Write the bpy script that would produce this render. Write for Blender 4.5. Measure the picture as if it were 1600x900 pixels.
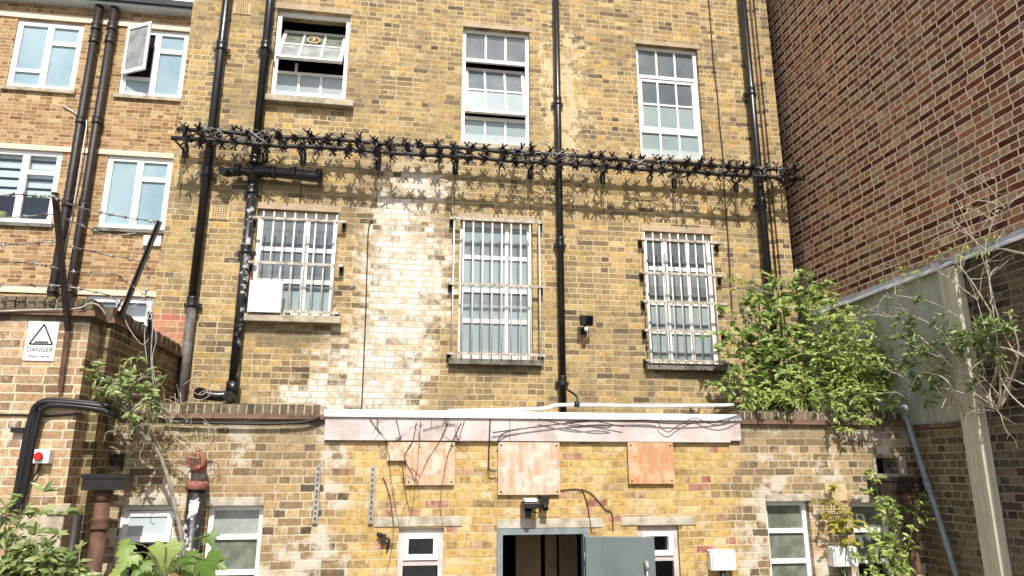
import bpy, bmesh, math, random
from mathutils import Vector, Matrix
R = math.radians
rnd = random.Random(7)
for o in list(bpy.data.objects): bpy.data.objects.remove(o)
scn = bpy.context.scene
col = scn.collection

# ------------------------------------------------------------------ camera, sky, sun, exposure
CAMZ = 2.6; FPX = 1113.0; PITCH = R(14.36); YAW = R(8.8)
cam_d = bpy.data.cameras.new('camera'); cam = bpy.data.objects.new('camera', cam_d); col.objects.link(cam)
cam.location = (0, 0, CAMZ); cam.rotation_euler = (R(90) + PITCH, 0, -YAW)
cam_d.sensor_width = 36; cam_d.lens = FPX / 1600 * 36; cam_d.clip_end = 2000; cam_d.clip_start = 0.05
scn.camera = cam
SUN_EL = R(48); SUN_AZ = R(0.6)            # azimuth: degrees to the right of straight behind the camera's wall normal
world = bpy.data.worlds.new('World'); scn.world = world; world.use_nodes = True
wn = world.node_tree; bg = wn.nodes['Background']
sky = wn.nodes.new('ShaderNodeTexSky'); sky.sky_type = 'NISHITA'; sky.sun_disc = False
sky.sun_elevation = SUN_EL; sky.sun_rotation = R(180) - SUN_AZ; sky.air_density = 1.0; sky.dust_density = 2.0; sky.ozone_density = 1.0
wn.links.new(sky.outputs[0], bg.inputs[0]); bg.inputs[1].default_value = 0.13
sun_d = bpy.data.lights.new('sun', 'SUN'); sun_d.energy = 4.6; sun_d.angle = R(0.5); sun_d.color = (1.0, 0.95, 0.86)
sun = bpy.data.objects.new('sun', sun_d); col.objects.link(sun); sun.location = (2, -10, 20)
ldir = Vector((-math.sin(SUN_AZ) * math.cos(SUN_EL), math.cos(SUN_AZ) * math.cos(SUN_EL), -math.sin(SUN_EL)))
sun.rotation_euler = ldir.to_track_quat('-Z', 'Y').to_euler()
vs = scn.view_settings; vs.view_transform = 'Standard'; vs.look = 'None'; vs.gamma = 1; vs.use_curve_mapping = False
vs.exposure = 0.38

# ------------------------------------------------------------------ survey: a pixel of the 1600x900 photo -> point on a real plane
sp, cp, sy, cy_ = math.sin(PITCH), math.cos(PITCH), math.sin(YAW), math.cos(YAW)
FW = Vector((sy * cp, cy_ * cp, sp)); RT = Vector((cy_, -sy, 0)); UP = Vector((-sy * sp, -cy_ * sp, cp))
O = Vector((0, 0, CAMZ))
def ray(px, py): return FW + RT * ((px - 800) / FPX) + UP * ((450 - py) / FPX)
def P(px, py, Y): d = ray(px, py); return O + d * (Y / d.y)
def PX(px, py, X): d = ray(px, py); return O + d * (X / d.x)
YM, YE, YB, YL = 8.94, 7.15, 6.50, 13.5     # main wall, extension, left wall block, left building
XR = 5.47                                   # boundary wall face
def rect(Y, tl, tr, br, bl):
    a, b, c, d = (P(*q, Y) for q in (tl, tr, br, bl))
    return ((a.x + d.x) / 2, (b.x + c.x) / 2, (c.z + d.z) / 2, (a.z + b.z) / 2)

# ------------------------------------------------------------------ object helpers
def tag(o, label=None, cat=None, group=None, kind=None):
    if label: o['label'] = label
    if cat: o['category'] = cat
    if group: o['group'] = group
    if kind: o['kind'] = kind
    return o
def empty(name, loc, label, cat, group=None):
    o = bpy.data.objects.new(name, None); o.location = loc; o.empty_display_size = .2; col.objects.link(o)
    return tag(o, label, cat, group)
class B:
    def __init__(s): s.v = []; s.f = []; s.m = []; s.sm = []
    def quad(s, pts, m=0, smooth=False):
        i = len(s.v); s.v += [tuple(p) for p in pts]; s.f.append(tuple(range(i, i + len(pts)))); s.m.append(m); s.sm.append(smooth)
    def hexa(s, p, m=0):                      # 8 corners: bottom 0-3 ccw, top 4-7
        i = len(s.v); s.v += [tuple(q) for q in p]
        for f in ((3, 2, 1, 0), (4, 5, 6, 7), (0, 1, 5, 4), (1, 2, 6, 5), (2, 3, 7, 6), (3, 0, 4, 7)):
            s.f.append(tuple(i + k for k in f)); s.m.append(m); s.sm.append(False)
    def box(s, x0, x1, y0, y1, z0, z1, m=0):
        s.hexa([(x0, y0, z0), (x1, y0, z0), (x1, y1, z0), (x0, y1, z0), (x0, y0, z1), (x1, y0, z1), (x1, y1, z1), (x0, y1, z1)], m)
    def bar(s, p, q, w, h=None, m=0, up=(0, 0, 1)):
        p, q = Vector(p), Vector(q); h = h or w; d = (q - p).normalized(); u = Vector(up)
        a = d.cross(u)
        if a.length < 1e-3: a = d.cross(Vector((0, 1, 0)))
        a.normalize(); b = a.cross(d).normalized(); a = a * w / 2; b = b * h / 2
        s.hexa([p - a - b, p + a - b, p + a + b, p - a + b, q - a - b, q + a - b, q + a + b, q - a + b], m)
    def tube(s, pts, r, seg=10, m=0, r2=None, cap=True):
        pts = [Vector(p) for p in pts]; n = len(pts)
        if r2 is None: rr = [r] * n
        elif isinstance(r2, (list, tuple)): rr = list(r2)
        else: rr = [r + (r2 - r) * k / max(1, n - 1) for k in range(n)]
        base = len(s.v); prev = None
        for k, p in enumerate(pts):
            d = (pts[min(k + 1, n - 1)] - pts[max(k - 1, 0)])
            if d.length < 1e-9: d = Vector((0, 0, 1))
            d.normalize()
            if prev is None:
                a = d.cross(Vector((0, 1, 0)))
                if a.length < .05: a = d.cross(Vector((0, 0, 1)))
            else: a = prev - d * prev.dot(d)
            a.normalize(); prev = a; b = d.cross(a)
            for j in range(seg):
                t = 2 * math.pi * j / seg; s.v.append(tuple(p + (a * math.cos(t) + b * math.sin(t)) * rr[k]))
        for k in range(n - 1):
            for j in range(seg):
                j2 = (j + 1) % seg
                s.f.append((base + k * seg + j, base + k * seg + j2, base + (k + 1) * seg + j2, base + (k + 1) * seg + j)); s.m.append(m); s.sm.append(True)
        if cap:
            s.f.append(tuple(base + j for j in reversed(range(seg)))); s.m.append(m); s.sm.append(False)
            s.f.append(tuple(base + (n - 1) * seg + j for j in range(seg))); s.m.append(m); s.sm.append(False)
    def build(s, name, mats, parent=None, bevel=0):
        me = bpy.data.meshes.new(name); me.from_pydata(s.v, [], s.f); me.update()
        if not isinstance(mats, (list, tuple)): mats = [mats]
        for m in mats: me.materials.append(m)
        me.polygons.foreach_set('material_index', s.m); me.polygons.foreach_set('use_smooth', s.sm)
        o = bpy.data.objects.new(name, me); col.objects.link(o)
        if parent:
            o.parent = parent
            wp = Vector((0, 0, 0)); q = parent
            while q: wp += q.location; q = q.parent
            o.location = -wp
        if bevel:
            b = o.modifiers.new('bevel', 'BEVEL'); b.width = bevel; b.segments = 2; b.limit_method = 'ANGLE'
        return o
def smooth_path(pts, n=6):
    pts = [Vector(p) for p in pts]
    if len(pts) < 3: return pts
    out = []
    for i in range(len(pts) - 1):
        p0 = pts[max(i - 1, 0)]; p1 = pts[i]; p2 = pts[i + 1]; p3 = pts[min(i + 2, len(pts) - 1)]
        for k in range(n):
            t = k / n
            out.append(.5 * ((2 * p1) + (p2 - p0) * t + (2 * p0 - 5 * p1 + 4 * p2 - p3) * t * t + (3 * p1 - p0 - 3 * p2 + p3) * t ** 3))
    out.append(pts[-1]); return out
def wall_mesh(b, x0, x1, z0, z1, Y, thick, holes, m=0, reveal=None):
    reveal = reveal or thick
    xs = sorted({x0, x1, *[h[0] for h in holes], *[h[1] for h in holes]}); zs = sorted({z0, z1, *[h[2] for h in holes], *[h[3] for h in holes]})
    xs = [x for x in xs if x0 <= x <= x1]; zs = [z for z in zs if z0 <= z <= z1]
    for i in range(len(xs) - 1):
        for j in range(len(zs) - 1):
            cx, cz = (xs[i] + xs[i + 1]) / 2, (zs[j] + zs[j + 1]) / 2
            if any(h[0] < cx < h[1] and h[2] < cz < h[3] for h in holes): continue
            b.quad([(xs[i], Y, zs[j]), (xs[i + 1], Y, zs[j]), (xs[i + 1], Y, zs[j + 1]), (xs[i], Y, zs[j + 1])], m)
            b.quad([(xs[i], Y + thick, zs[j]), (xs[i], Y + thick, zs[j + 1]), (xs[i + 1], Y + thick, zs[j + 1]), (xs[i + 1], Y + thick, zs[j])], m)
    for (a, c, d, e) in holes:
        y2 = Y + reveal
        b.quad([(a, Y, d), (a, Y, e), (a, y2, e), (a, y2, d)], m); b.quad([(c, Y, d), (c, y2, d), (c, y2, e), (c, Y, e)], m)
        b.quad([(a, Y, e), (c, Y, e), (c, y2, e), (a, y2, e)], m); b.quad([(a, Y, d), (a, y2, d), (c, y2, d), (c, Y, d)], m)
    y2 = Y + thick
    b.quad([(x0, Y, z0), (x0, Y, z1), (x0, y2, z1), (x0, y2, z0)], m); b.quad([(x1, Y, z0), (x1, y2, z0), (x1, y2, z1), (x1, Y, z1)], m)
    b.quad([(x0, Y, z1), (x1, Y, z1), (x1, y2, z1), (x0, y2, z1)], m)

# ------------------------------------------------------------------ materials
class N:
    def __init__(s, name):
        s.mat = bpy.data.materials.new(name); s.mat.use_nodes = True; s.t = s.mat.node_tree
        s.p = s.t.nodes['Principled BSDF']; s.out = s.t.nodes['Material Output']
    def put(s, sock, v):
        if isinstance(v, bpy.types.NodeSocket): s.t.links.new(v, sock)
        elif isinstance(v, (tuple, list)): sock.default_value = (*v, 1)[:4] if len(sock.default_value) == 4 else v
        else: sock.default_value = v
    def m(s, op, a, b=0.0, c=0.0, clamp=False):
        n = s.t.nodes.new('ShaderNodeMath'); n.operation = op; n.use_clamp = clamp
        for k, v in enumerate((a, b, c)): s.put(n.inputs[k], v)
        return n.outputs[0]
    def mix(s, f, a, b, mode='MIX'):
        n = s.t.nodes.new('ShaderNodeMix'); n.data_type = 'RGBA'; n.blend_type = mode
        s.put(n.inputs[0], f); s.put(n.inputs[6], a); s.put(n.inputs[7], b); return n.outputs[2]
    def pos(s):
        n = s.t.nodes.new('ShaderNodeNewGeometry'); return n.outputs['Position']
    def xyz(s, v):
        n = s.t.nodes.new('ShaderNodeSeparateXYZ'); s.t.links.new(v, n.inputs[0]); return n.outputs
    def comb(s, x, y, z=0.0):
        n = s.t.nodes.new('ShaderNodeCombineXYZ')
        for k, v in enumerate((x, y, z)): s.put(n.inputs[k], v)
        return n.outputs[0]
    def noise(s, vec, scale, detail=3, rough=.55):
        n = s.t.nodes.new('ShaderNodeTexNoise'); s.t.links.new(vec, n.inputs['Vector']); n.inputs['Scale'].default_value = scale
        n.inputs['Detail'].default_value = detail; n.inputs['Roughness'].default_value = rough; return n.outputs[0]
    def white(s, vec):
        n = s.t.nodes.new('ShaderNodeTexWhiteNoise'); n.noise_dimensions = '3D'; s.t.links.new(vec, n.inputs['Vector']); return n.outputs[0]
    def ss(s, v, a, b):
        n = s.t.nodes.new('ShaderNodeMapRange'); n.interpolation_type = 'SMOOTHSTEP'; s.put(n.inputs[0], v)
        n.inputs[1].default_value = a; n.inputs[2].default_value = b; return n.outputs[0]
    def ramp(s, f, stops, const=False):
        n = s.t.nodes.new('ShaderNodeValToRGB'); s.t.links.new(f, n.inputs[0]); e = n.color_ramp.elements
        n.color_ramp.interpolation = 'CONSTANT' if const else 'LINEAR'
        while len(e) < len(stops): e.new(.5)
        for k, (p, c) in enumerate(stops): e[k].position = p; e[k].color = (*c, 1)
        return n.outputs[0]
    def bump(s, h, strength=.5, dist=.01):
        n = s.t.nodes.new('ShaderNodeBump'); n.inputs['Strength'].default_value = strength; n.inputs['Distance'].default_value = dist
        s.t.links.new(h, n.inputs['Height']); s.t.links.new(n.outputs[0], s.p.inputs['Normal'])
    def fin(s, color=None, rough=.8, spec=.3, metal=0):
        if color is not None: s.put(s.p.inputs['Base Color'], color)
        s.put(s.p.inputs['Roughness'], rough); s.put(s.p.inputs['Specular IOR Level'], spec); s.put(s.p.inputs['Metallic'], metal)
        return s.mat
def ell(n, X, Z, cx, cz, rx, rz):             # 1 at the centre of an ellipse on the wall, 0 at its rim
    a = n.m('DIVIDE', n.m('SUBTRACT', X, cx), rx); b = n.m('DIVIDE', n.m('SUBTRACT', Z, cz), rz)
    return n.m('SUBTRACT', 1.0, n.m('SQRT', n.m('ADD', n.m('MULTIPLY', a, a), n.m('MULTIPLY', b, b))))
def brick(name, stops, mortar, h=.075, w=.225, jt=.0052, smear=.5, dark=.45, post=None, english=True, jitter=.007, mvar=.35, heads=None, bd=.006, strict=False):
    n = N(name); pos = n.pos(); x, y, z = n.xyz(pos)
    u0 = n.m('ADD', x, y)
    nz = n.noise(pos, 2.2, 2); nf = n.noise(pos, 38, 3)
    u = n.m('ADD', u0, n.m('MULTIPLY', n.m('SUBTRACT', nf, .5), jitter * 2.4))
    v = n.m('ADD', n.m('ADD', z, n.m('MULTIPLY', n.m('SUBTRACT', nz, .5), .02)), n.m('MULTIPLY', n.m('SUBTRACT', n.noise(pos, 31, 3), .5), jitter * 2.4))
    vv = n.m('DIVIDE', v, h); row = n.m('FLOOR', vv); fv = n.m('FRACT', vv)
    par = n.m('MODULO', n.m('ADD', row, 200.0), 2.0)
    rr = n.white(n.comb(row, 3.3, 7.7))
    if english:
        sw = n.m('MULTIPLY', par, n.m('GREATER_THAN', rr, -1.0 if strict else .14))          # a few header courses are missing
        bw = n.m('SUBTRACT', w, n.m('MULTIPLY', sw, w / 2))
    else: sw = par; bw = n.m('ADD', w, 0.0)
    uu = n.m('ADD', n.m('DIVIDE', u, bw), n.m('ADD', n.m('MULTIPLY', rr, .35), n.m('MULTIPLY', par, .25 if not english else .2)))
    c = n.m('FLOOR', uu); fu = n.m('FRACT', uu)
    # some stretchers are snapped into two headers
    du = n.m('MULTIPLY', n.m('MINIMUM', fu, n.m('SUBTRACT', 1.0, fu)), bw)
    dv = n.m('MULTIPLY', n.m('MINIMUM', fv, n.m('SUBTRACT', 1.0, fv)), h)
    d = n.m('MINIMUM', du, dv)
    jw = n.m('ADD', d, n.m('MULTIPLY', n.m('SUBTRACT', n.noise(pos, 9, 2), .5), .004))
    face = n.ss(jw, jt - .0022, jt + .0030)
    idv = n.comb(c, row, n.m('MULTIPLY', sw, 9.0))
    rv = n.white(idv); rv2 = n.white(n.comb(row, c, 4.4))
    base = n.ramp(rv, stops)
    if heads: base = n.mix(sw, base, n.ramp(rv, heads))
    inn = n.noise(pos, 26, 4, .65)
    base = n.mix(1.0, base, n.ramp(inn, [(.25, (.52, .5, .48)), (.5, (1, 1, 1)), (.75, (1.3, 1.27, 1.2))]), 'MULTIPLY')
    base = n.mix(1.0, base, n.ramp(rv2, [(0, (.8, .8, .82)), (.5, (1, 1, 1)), (1, (1.18, 1.15, 1.1))]), 'MULTIPLY')
    # soot and weather in large clouds
    big = n.noise(pos, .55, 5, .6)
    base = n.mix(n.m('MULTIPLY', n.ss(big, .5, .72), dark), base, (.13, .105, .075), 'MIX')
    mid = n.noise(pos, 1.7, 6, .7)
    base = n.mix(n.m('MULTIPLY', n.ss(mid, .5, .68), dark * 1.2), base, (.16, .125, .075), 'MIX')
    # mortar dragged over the brick edges
    sm = n.m('MULTIPLY', n.ss(n.noise(pos, 7, 5, .7), .56, .7), smear)
    mcol = n.mix(n.ss(n.noise(pos, 3, 4), .3, .7), mortar, tuple(q * (1 - mvar * .6) for q in mortar))
    cc = n.mix(sm, base, mcol)
    cc = n.mix(face, n.mix(n.m('MULTIPLY', n.ss(n.noise(pos, 1.1, 6, .7), .45, .62), dark * 1.3), mcol, (.17, .14, .095)), cc)
    if post: cc = post(n, cc, x, z, pos, rv, face)
    hgt = n.m('ADD', n.m('MULTIPLY', face, .8), n.m('MULTIPLY', n.noise(pos, 60, 3), .5))
    n.bump(hgt, .5, bd)
    return n.fin(cc, .92, .12)
def plain(name, c, rough=.6, spec=.4, metal=0, var=.25, scale=9, bump=0, c2=None, lo=.35, hi=.7):
    n = N(name); pos = n.pos(); f = n.ss(n.noise(pos, scale, 5, .62), lo, hi)
    c2 = c2 or tuple(q * (1 - var) for q in c)
    if bump: n.bump(n.noise(pos, scale * 5, 4), bump, .006)
    return n.fin(n.mix(f, c, c2), rough, spec, metal)

def main_post(n, cc, x, z, pos, rv, face):
    a = P(632, 420, YM); b = P(585, 590, YM); c = P(500, 625, YM); e = P(660, 290, YM)
    big = n.noise(pos, 1.6, 5, .65); fine = n.noise(pos, 14, 4, .7)
    mk = n.m('MAXIMUM', ell(n, x, z, a.x, a.z, .68, 1.6), ell(n, x, z, b.x, b.z, .75, .7))
    mk = n.m('MAXIMUM', mk, ell(n, x, z, c.x, c.z, .7, .25)); mk = n.m('MAXIMUM', mk, ell(n, x, z, e.x, e.z, .5, .35))
    mk = n.m('ADD', mk, n.m('MULTIPLY', n.m('SUBTRACT', big, .5), 1.1)); mk = n.m('ADD', mk, n.m('MULTIPLY', n.m('SUBTRACT', fine, .5), 1.5))
    mk = n.m('ADD', mk, n.m('MULTIPLY', n.m('SUBTRACT', rv, .5), .5))
    rag = n.ss(n.noise(pos, 5.5, 6, .75), .40, .56)
    wf = n.m('MULTIPLY', n.m('MULTIPLY', n.ss(mk, -.08, .62), n.m('ADD', .4, n.m('MULTIPLY', rag, .6))), n.m('ADD', .22, n.m('MULTIPLY', face, .72)))
    cc = n.mix(wf, cc, (.72, .675, .61))
    gap = n.m('MULTIPLY', n.m('MULTIPLY', n.ss(mk, .05, .4), n.m('SUBTRACT', 1.0, face)), n.ss(n.noise(pos, 3, 4), .35, .6))
    cc = n.mix(n.m('MULTIPLY', gap, .7), cc, (.42, .33, .22))
    # paler patches by the middle downpipe
    q = P(880, 150, YM); mq = n.m('ADD', ell(n, x, z, q.x, q.z, .75, 3.2), n.m('MULTIPLY', n.m('SUBTRACT', n.noise(pos, 9, 5, .7), .5), 2.6))
    cc = n.mix(n.m('MULTIPLY', n.ss(mq, .55, .85), .75), cc, (.62, .52, .32))
    # red paint
    t0 = P(243, 489, YM); t1 = P(289, 562, YM)
    dx = n.m('MINIMUM', n.m('SUBTRACT', x, t0.x - .05), n.m('SUBTRACT', t1.x + .02, x)); dz = n.m('MINIMUM', n.m('SUBTRACT', z, t1.z), n.m('SUBTRACT', t0.z, z))
    mp = n.m('ADD', n.m('MINIMUM', dx, dz), n.m('MULTIPLY', n.m('SUBTRACT', n.noise(pos, 6, 4), .42), .22))
    cc = n.mix(n.m('MULTIPLY', n.m('MULTIPLY', n.ss(mp, .0, .04), n.m('ADD', .3, n.m('MULTIPLY', n.ss(n.noise(pos, 7, 5, .7), .38, .6), .5))), n.m('ADD', .45, n.m('MULTIPLY', face, .55))), cc, (.46, .13, .12))
    # dirt stains below the low sills, darker patches near the spike line
    for (px, py, rx, rz) in ((455, 525, .75, .22), (775, 580, .7, .16), (1075, 585, .65, .14), (460, 290, .9, .2), (300, 300, .35, .3)):
        c0 = P(px, py, YM); ms = n.m('ADD', ell(n, x, z, c0.x, c0.z, rx, rz), n.m('MULTIPLY', n.m('SUBTRACT', n.noise(pos, 5, 4), .5), .9))
        cc = n.mix(n.m('MULTIPLY', n.ss(ms, .2, .6), .55), cc, (.13, .11, .065))
    return cc
STOCK = [(0, (.11, .085, .055)), (.05, (.19, .14, .08)), (.2, (.275, .20, .105)), (.5, (.345, .25, .122)), (.75, (.395, .29, .14)), (.9, (.435, .285, .105)), (1, (.46, .36, .2))]
M = {}
M['main'] = brick('yellow_stock_brick', STOCK, (.58, .48, .31), smear=.55, dark=.40, post=main_post)
GREY = [(0, (.10, .08, .05)), (.12, (.20, .145, .08)), (.45, (.30, .21, .11)), (.8, (.38, .265, .135)), (1, (.43, .32, .18))]
def ext_post(n, cc, x, z, pos, rv, face):
    # the rebuilt middle: golden bricks with a few pink and red ones; the ends stay weathered and limewashed
    l = P(530, 780, YE).x; r = P(1150, 760, YE).x
    gold = n.ramp(rv, [(0, (.30, .12, .09)), (.025, (.38, .19, .13)), (.05, (.42, .26, .16)), (.08, (.27, .19, .09)), (.3, (.43, .285, .10)), (.6, (.49, .325, .115)), (.85, (.54, .375, .15)), (1, (.54, .41, .23))])
    gold = n.mix(1.0, gold, n.ramp(n.noise(pos, 18, 4, .7), [(.3, (.55, .5, .46)), (.5, (1, 1, 1)), (.72, (1.22, 1.24, 1.3))]), 'MULTIPLY')
    gold = n.mix(n.m('MULTIPLY', n.ss(n.noise(pos, 7, 5, .75), .5, .68), .7), gold, (.56, .47, .34)); gold = n.mix(n.m('MULTIPLY', n.ss(n.noise(pos, 3.3, 5, .7), .56, .72), .5), gold, (.24, .17, .10))
    mort = n.mix(n.ss(n.noise(pos, 4, 3), .35, .65), (.40, .30, .15), (.54, .43, .27))
    gold = n.mix(face, mort, gold)
    nn = n.m('MULTIPLY', n.m('SUBTRACT', n.noise(pos, 2.5, 4), .5), 1.1)
    e = n.m('ADD', n.m('MINIMUM', n.m('SUBTRACT', x, l), n.m('SUBTRACT', r, x)), nn)
    inside = n.ss(e, -.10, .12)
    # limewash bleeding on the weathered ends
    wash = n.m('ADD', n.noise(pos, 2.6, 5, .68), n.m('MULTIPLY', n.m('SUBTRACT', rv, .5), .12))
    lime = n.mix(n.m('MULTIPLY', n.ss(wash, .5, .62), .72), cc, (.60, .55, .47))
    top_dark = n.ss(n.m('ADD', z, n.m('MULTIPLY', n.m('SUBTRACT', n.noise(pos, 3, 4), .5), .5)), 2.72, 3.05)  # end brickwork grows darker towards the wall top
    lime = n.mix(n.m('MULTIPLY', top_dark, .45), lime, (.13, .11, .085))
    return n.mix(inside, lime, gold)
M['ext'] = brick('extension_brick', GREY, (.55, .47, .34), smear=.5, dark=.25, post=ext_post)
def block_post(n, cc, x, z, pos, rv, face):
    wash = n.ss(n.noise(pos, 2.1, 5, .68), .58, .68); low = n.ss(z, 3.25, 2.95)
    cc = n.mix(n.m('MULTIPLY', wash, n.m('ADD', .25, n.m('MULTIPLY', low, .55))), cc, (.62, .55, .46))
    top_dark = n.ss(n.m('ADD', z, n.m('MULTIPLY', n.m('SUBTRACT', n.noise(pos, 3, 4), .5), .25)), 3.72, 3.84)  # near-black band across the top of the block, just below its coping
    return n.mix(n.m('MULTIPLY', top_dark, .8), cc, (.075, .062, .045))
M['block'] = brick('pink_buff_brick', [(0, (.17, .11, .065)), (.2, (.30, .20, .115)), (.5, (.40, .27, .155)), (.8, (.47, .34, .205)), (1, (.44, .30, .19))], (.70, .58, .43), smear=.6, dark=.18, post=block_post)
M['orange'] = brick('orange_tan_brick', [(0, (.19, .10, .05)), (.15, (.25, .145, .072)), (.5, (.33, .205, .105)), (.8, (.39, .26, .135)), (1, (.46, .34, .19))], (.56, .44, .28), smear=.5, dark=.12, jt=.005)
def red_post(n, cc, x, z, pos, rv, face):
    y_ = n.xyz(pos)[1]
    cc = n.mix(n.m('MULTIPLY', n.ss(n.noise(pos, 1.3, 5, .65), .48, .72), .38), cc, (.40, .29, .18))
    run = n.noise(n.comb(n.m('MULTIPLY', y_, 3.0), 0.0, n.m('MULTIPLY', z, .35)), 1.6, 5, .65)
    return n.mix(n.m('MULTIPLY', n.ss(run, .58, .72), .35), cc, (.10, .06, .045))
def red_brick():
    return brick('red_stretcher_brick', [(0, (.085, .024, .017)), (.5, (.13, .038, .025)), (.8, (.20, .06, .035)), (.95, (.38, .15, .07)), (1, (.40, .27, .16))], (.92, .73, .50), smear=.12, dark=.03, jt=.0062, jitter=.002, mvar=.15, post=red_post, strict=True,
                 heads=[(0, (.26, .095, .055)), (.25, (.38, .19, .105)), (.55, (.44, .265, .15)), (.85, (.50, .35, .21)), (1, (.36, .115, .06))])
M['red'] = red_brick()
M['olive'] = brick('olive_dark_brick', [(0, (.08, .062, .032)), (.4, (.16, .12, .06)), (.75, (.22, .165, .08)), (1, (.28, .21, .11))], (.42, .36, .23), smear=.35, dark=.5)
M['sooty'] = brick('black_sooty_brick', [(0, (.03, .026, .02)), (.4, (.07, .056, .04)), (.75, (.13, .10, .065)), (1, (.2, .15, .09))], (.27, .23, .17), smear=.3, dark=.6)
M['cope'] = plain('sooty_coping_brick', (.19, .15, .10), .95, .1, c2=(.06, .05, .035), scale=6, bump=.6)
M['creasing'] = plain('clay_tile_creasing', (.22, .13, .09), .9, .15, c2=(.10, .07, .05), scale=5, bump=.4)
M['mortar'] = plain('pale_mortar', (.48, .41, .31), .95, .1, var=.4, bump=.5)
M['stone'] = plain('weathered_stone_sill', (.46, .40, .30), .9, .15, c2=(.24, .205, .15), scale=7, bump=.4)
M['darkstone'] = plain('dark_painted_sill', (.20, .19, .16), .85, .2, c2=(.07, .065, .055), scale=5, bump=.4)
M['lintel'] = plain('cast_stone_lintel', (.48, .37, .26), .9, .15, c2=(.36, .28, .19), scale=6, bump=.3)
M['palelintel'] = plain('white_limed_lintel', (.50, .46, .38), .9, .15, c2=(.29, .245, .18), scale=9, bump=.5)
M['lead'] = plain('lead_capping', (.62, .63, .64), .55, .4, 0, c2=(.36, .38, .40), scale=4, bump=.4)
M['rail'] = plain('rusting_white_rail', (.52, .48, .42), .6, .3, c2=(.24, .19, .14), scale=16)
M['white'] = plain('white_paint', (.80, .79, .76), .45, .4, c2=(.66, .64, .58), scale=12, lo=.5, hi=.8)
M['bars'] = plain('white_painted_iron', (.76, .73, .66), .5, .4, c2=(.30, .24, .18), scale=22, lo=.62, hi=.75)
M['pvc'] = plain('white_upvc', (.84, .84, .85), .3, .5, var=.04)
M['cream'] = plain('cream_concrete_band', (.70, .62, .47), .85, .2, var=.15, scale=3)
M['black'] = plain('black_painted_iron', (.008, .008, .009), .3, .5, c2=(.02, .018, .017), scale=10, bump=.2)
M['peel'] = plain('black_iron_with_peeling_white', (.018, .018, .02), .4, .5, c2=(.48, .47, .46), scale=9, lo=.56, hi=.62, bump=.3)
M['rustblack'] = plain('rusty_black_iron', (.014, .011, .010), .5, .4, c2=(.034, .02, .014), scale=12, bump=.3)
M['rustgrey'] = plain('worn_grey_brown_iron', (.07, .06, .052), .6, .4, c2=(.15, .14, .13), scale=7, bump=.3)
M['spike'] = plain('black_spike_steel', (.012, .011, .011), .5, .4, c2=(.035, .022, .016), scale=14)
M['rust'] = plain('rusty_brown_pipe', (.14, .07, .045), .7, .3, c2=(.07, .038, .026), scale=8, bump=.3)
M['clay'] = plain('red_clay_pipe', (.36, .13, .095), .75, .3, c2=(.22, .09, .07), scale=10, bump=.3)
M['plastic'] = plain('black_plastic', (.010, .010, .011), .42, .45, var=.2)
M['whitebox'] = plain('white_plastic_box', (.82, .82, .80), .4, .45, var=.06)
M['galv'] = plain('galvanised_steel', (.40, .39, .37), .5, .5, .4, c2=(.24, .22, .19), scale=14)
M['greypipe'] = plain('grey_blue_pipe', (.24, .28, .30), .5, .4, c2=(.17, .19, .20), scale=8)
def ply(name, a, b, c):
    n = N(name); pos = n.pos(); x, y, z = n.xyz(pos)
    st = n.noise(n.comb(n.m('MULTIPLY', x, 14.0), y, n.m('MULTIPLY', z, 2.2)), 1.6, 5, .65); bl = n.noise(pos, 4.5, 5, .7)
    cc = n.mix(n.ss(st, .35, .68), a, b); cc = n.mix(n.ss(bl, .46, .62), cc, c); n.bump(st, .2, .004)
    return n.fin(cc, .8, .2)
M['ply'] = ply('weathered_plywood', (.50, .30, .19), (.58, .42, .30), (.62, .53, .43))
M['ply2'] = ply('orange_plywood', (.47, .23, .115), (.53, .30, .17), (.58, .39, .25))
M['ply3'] = ply('bleached_plywood', (.49, .30, .19), (.58, .45, .35), (.58, .52, .45))
def streaky(name, c, c2, rough, spec, sx, sz, lo, hi, amt, fleck=None):
    n = N(name); pos = n.pos(); x, y, z = n.xyz(pos)
    st = n.noise(n.comb(n.m('MULTIPLY', n.m('ADD', x, y), sx), 0.0, n.m('MULTIPLY', z, sz)), 1.0, 6, .68); cl = n.noise(pos, 2.3, 5, .65)
    cc = n.mix(n.m('MULTIPLY', n.ss(st, lo, hi), amt), c, c2); cc = n.mix(n.m('MULTIPLY', n.ss(cl, .5, .7), amt * .7), cc, c2)
    if fleck: cc = n.mix(n.ss(n.noise(pos, 34, 4, .7), .66, .72), cc, fleck)
    n.bump(n.noise(pos, 30, 4), .2, .004); return n.fin(cc, rough, spec)
M['teal'] = streaky('scuffed_grey_green_door_paint', (.13, .165, .16), (.085, .112, .108), .42, .4, 5, .6, .45, .65, .6, (.22, .25, .24))
M['render'] = streaky('streaked_cement_render', (.50, .49, .41), (.25, .26, .19), .92, .12, 5, .5, .46, .68, .8)
M['conc'] = streaky('streaked_concrete_post', (.60, .56, .42), (.34, .32, .22), .92, .12, 9, .7, .46, .66, .7)
M['fascia'] = streaky('dirty_pink_white_board', (.58, .52, .505), (.37, .29, .27), .8, .2, 2.5, 3, .42, .68, .7, (.24, .16, .13))
M['flash'] = streaky('dirty_white_flashing', (.72, .71, .71), (.48, .47, .46), .5, .4, 4, 2, .5, .72, .6)
M['tealframe'] = plain('grey_frame_paint', (.22, .26, .27), .5, .4, c2=(.16, .19, .2), scale=8)
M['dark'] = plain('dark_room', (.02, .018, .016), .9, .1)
M['brownpanel'] = plain('brown_curtain', (.26, .19, .12), .9, .1, c2=(.16, .115, .07), scale=3)
M['roof'] = plain('felt_roof', (.07, .068, .062), .95, .1, c2=(.12, .11, .09), scale=2, bump=.4)
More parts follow.
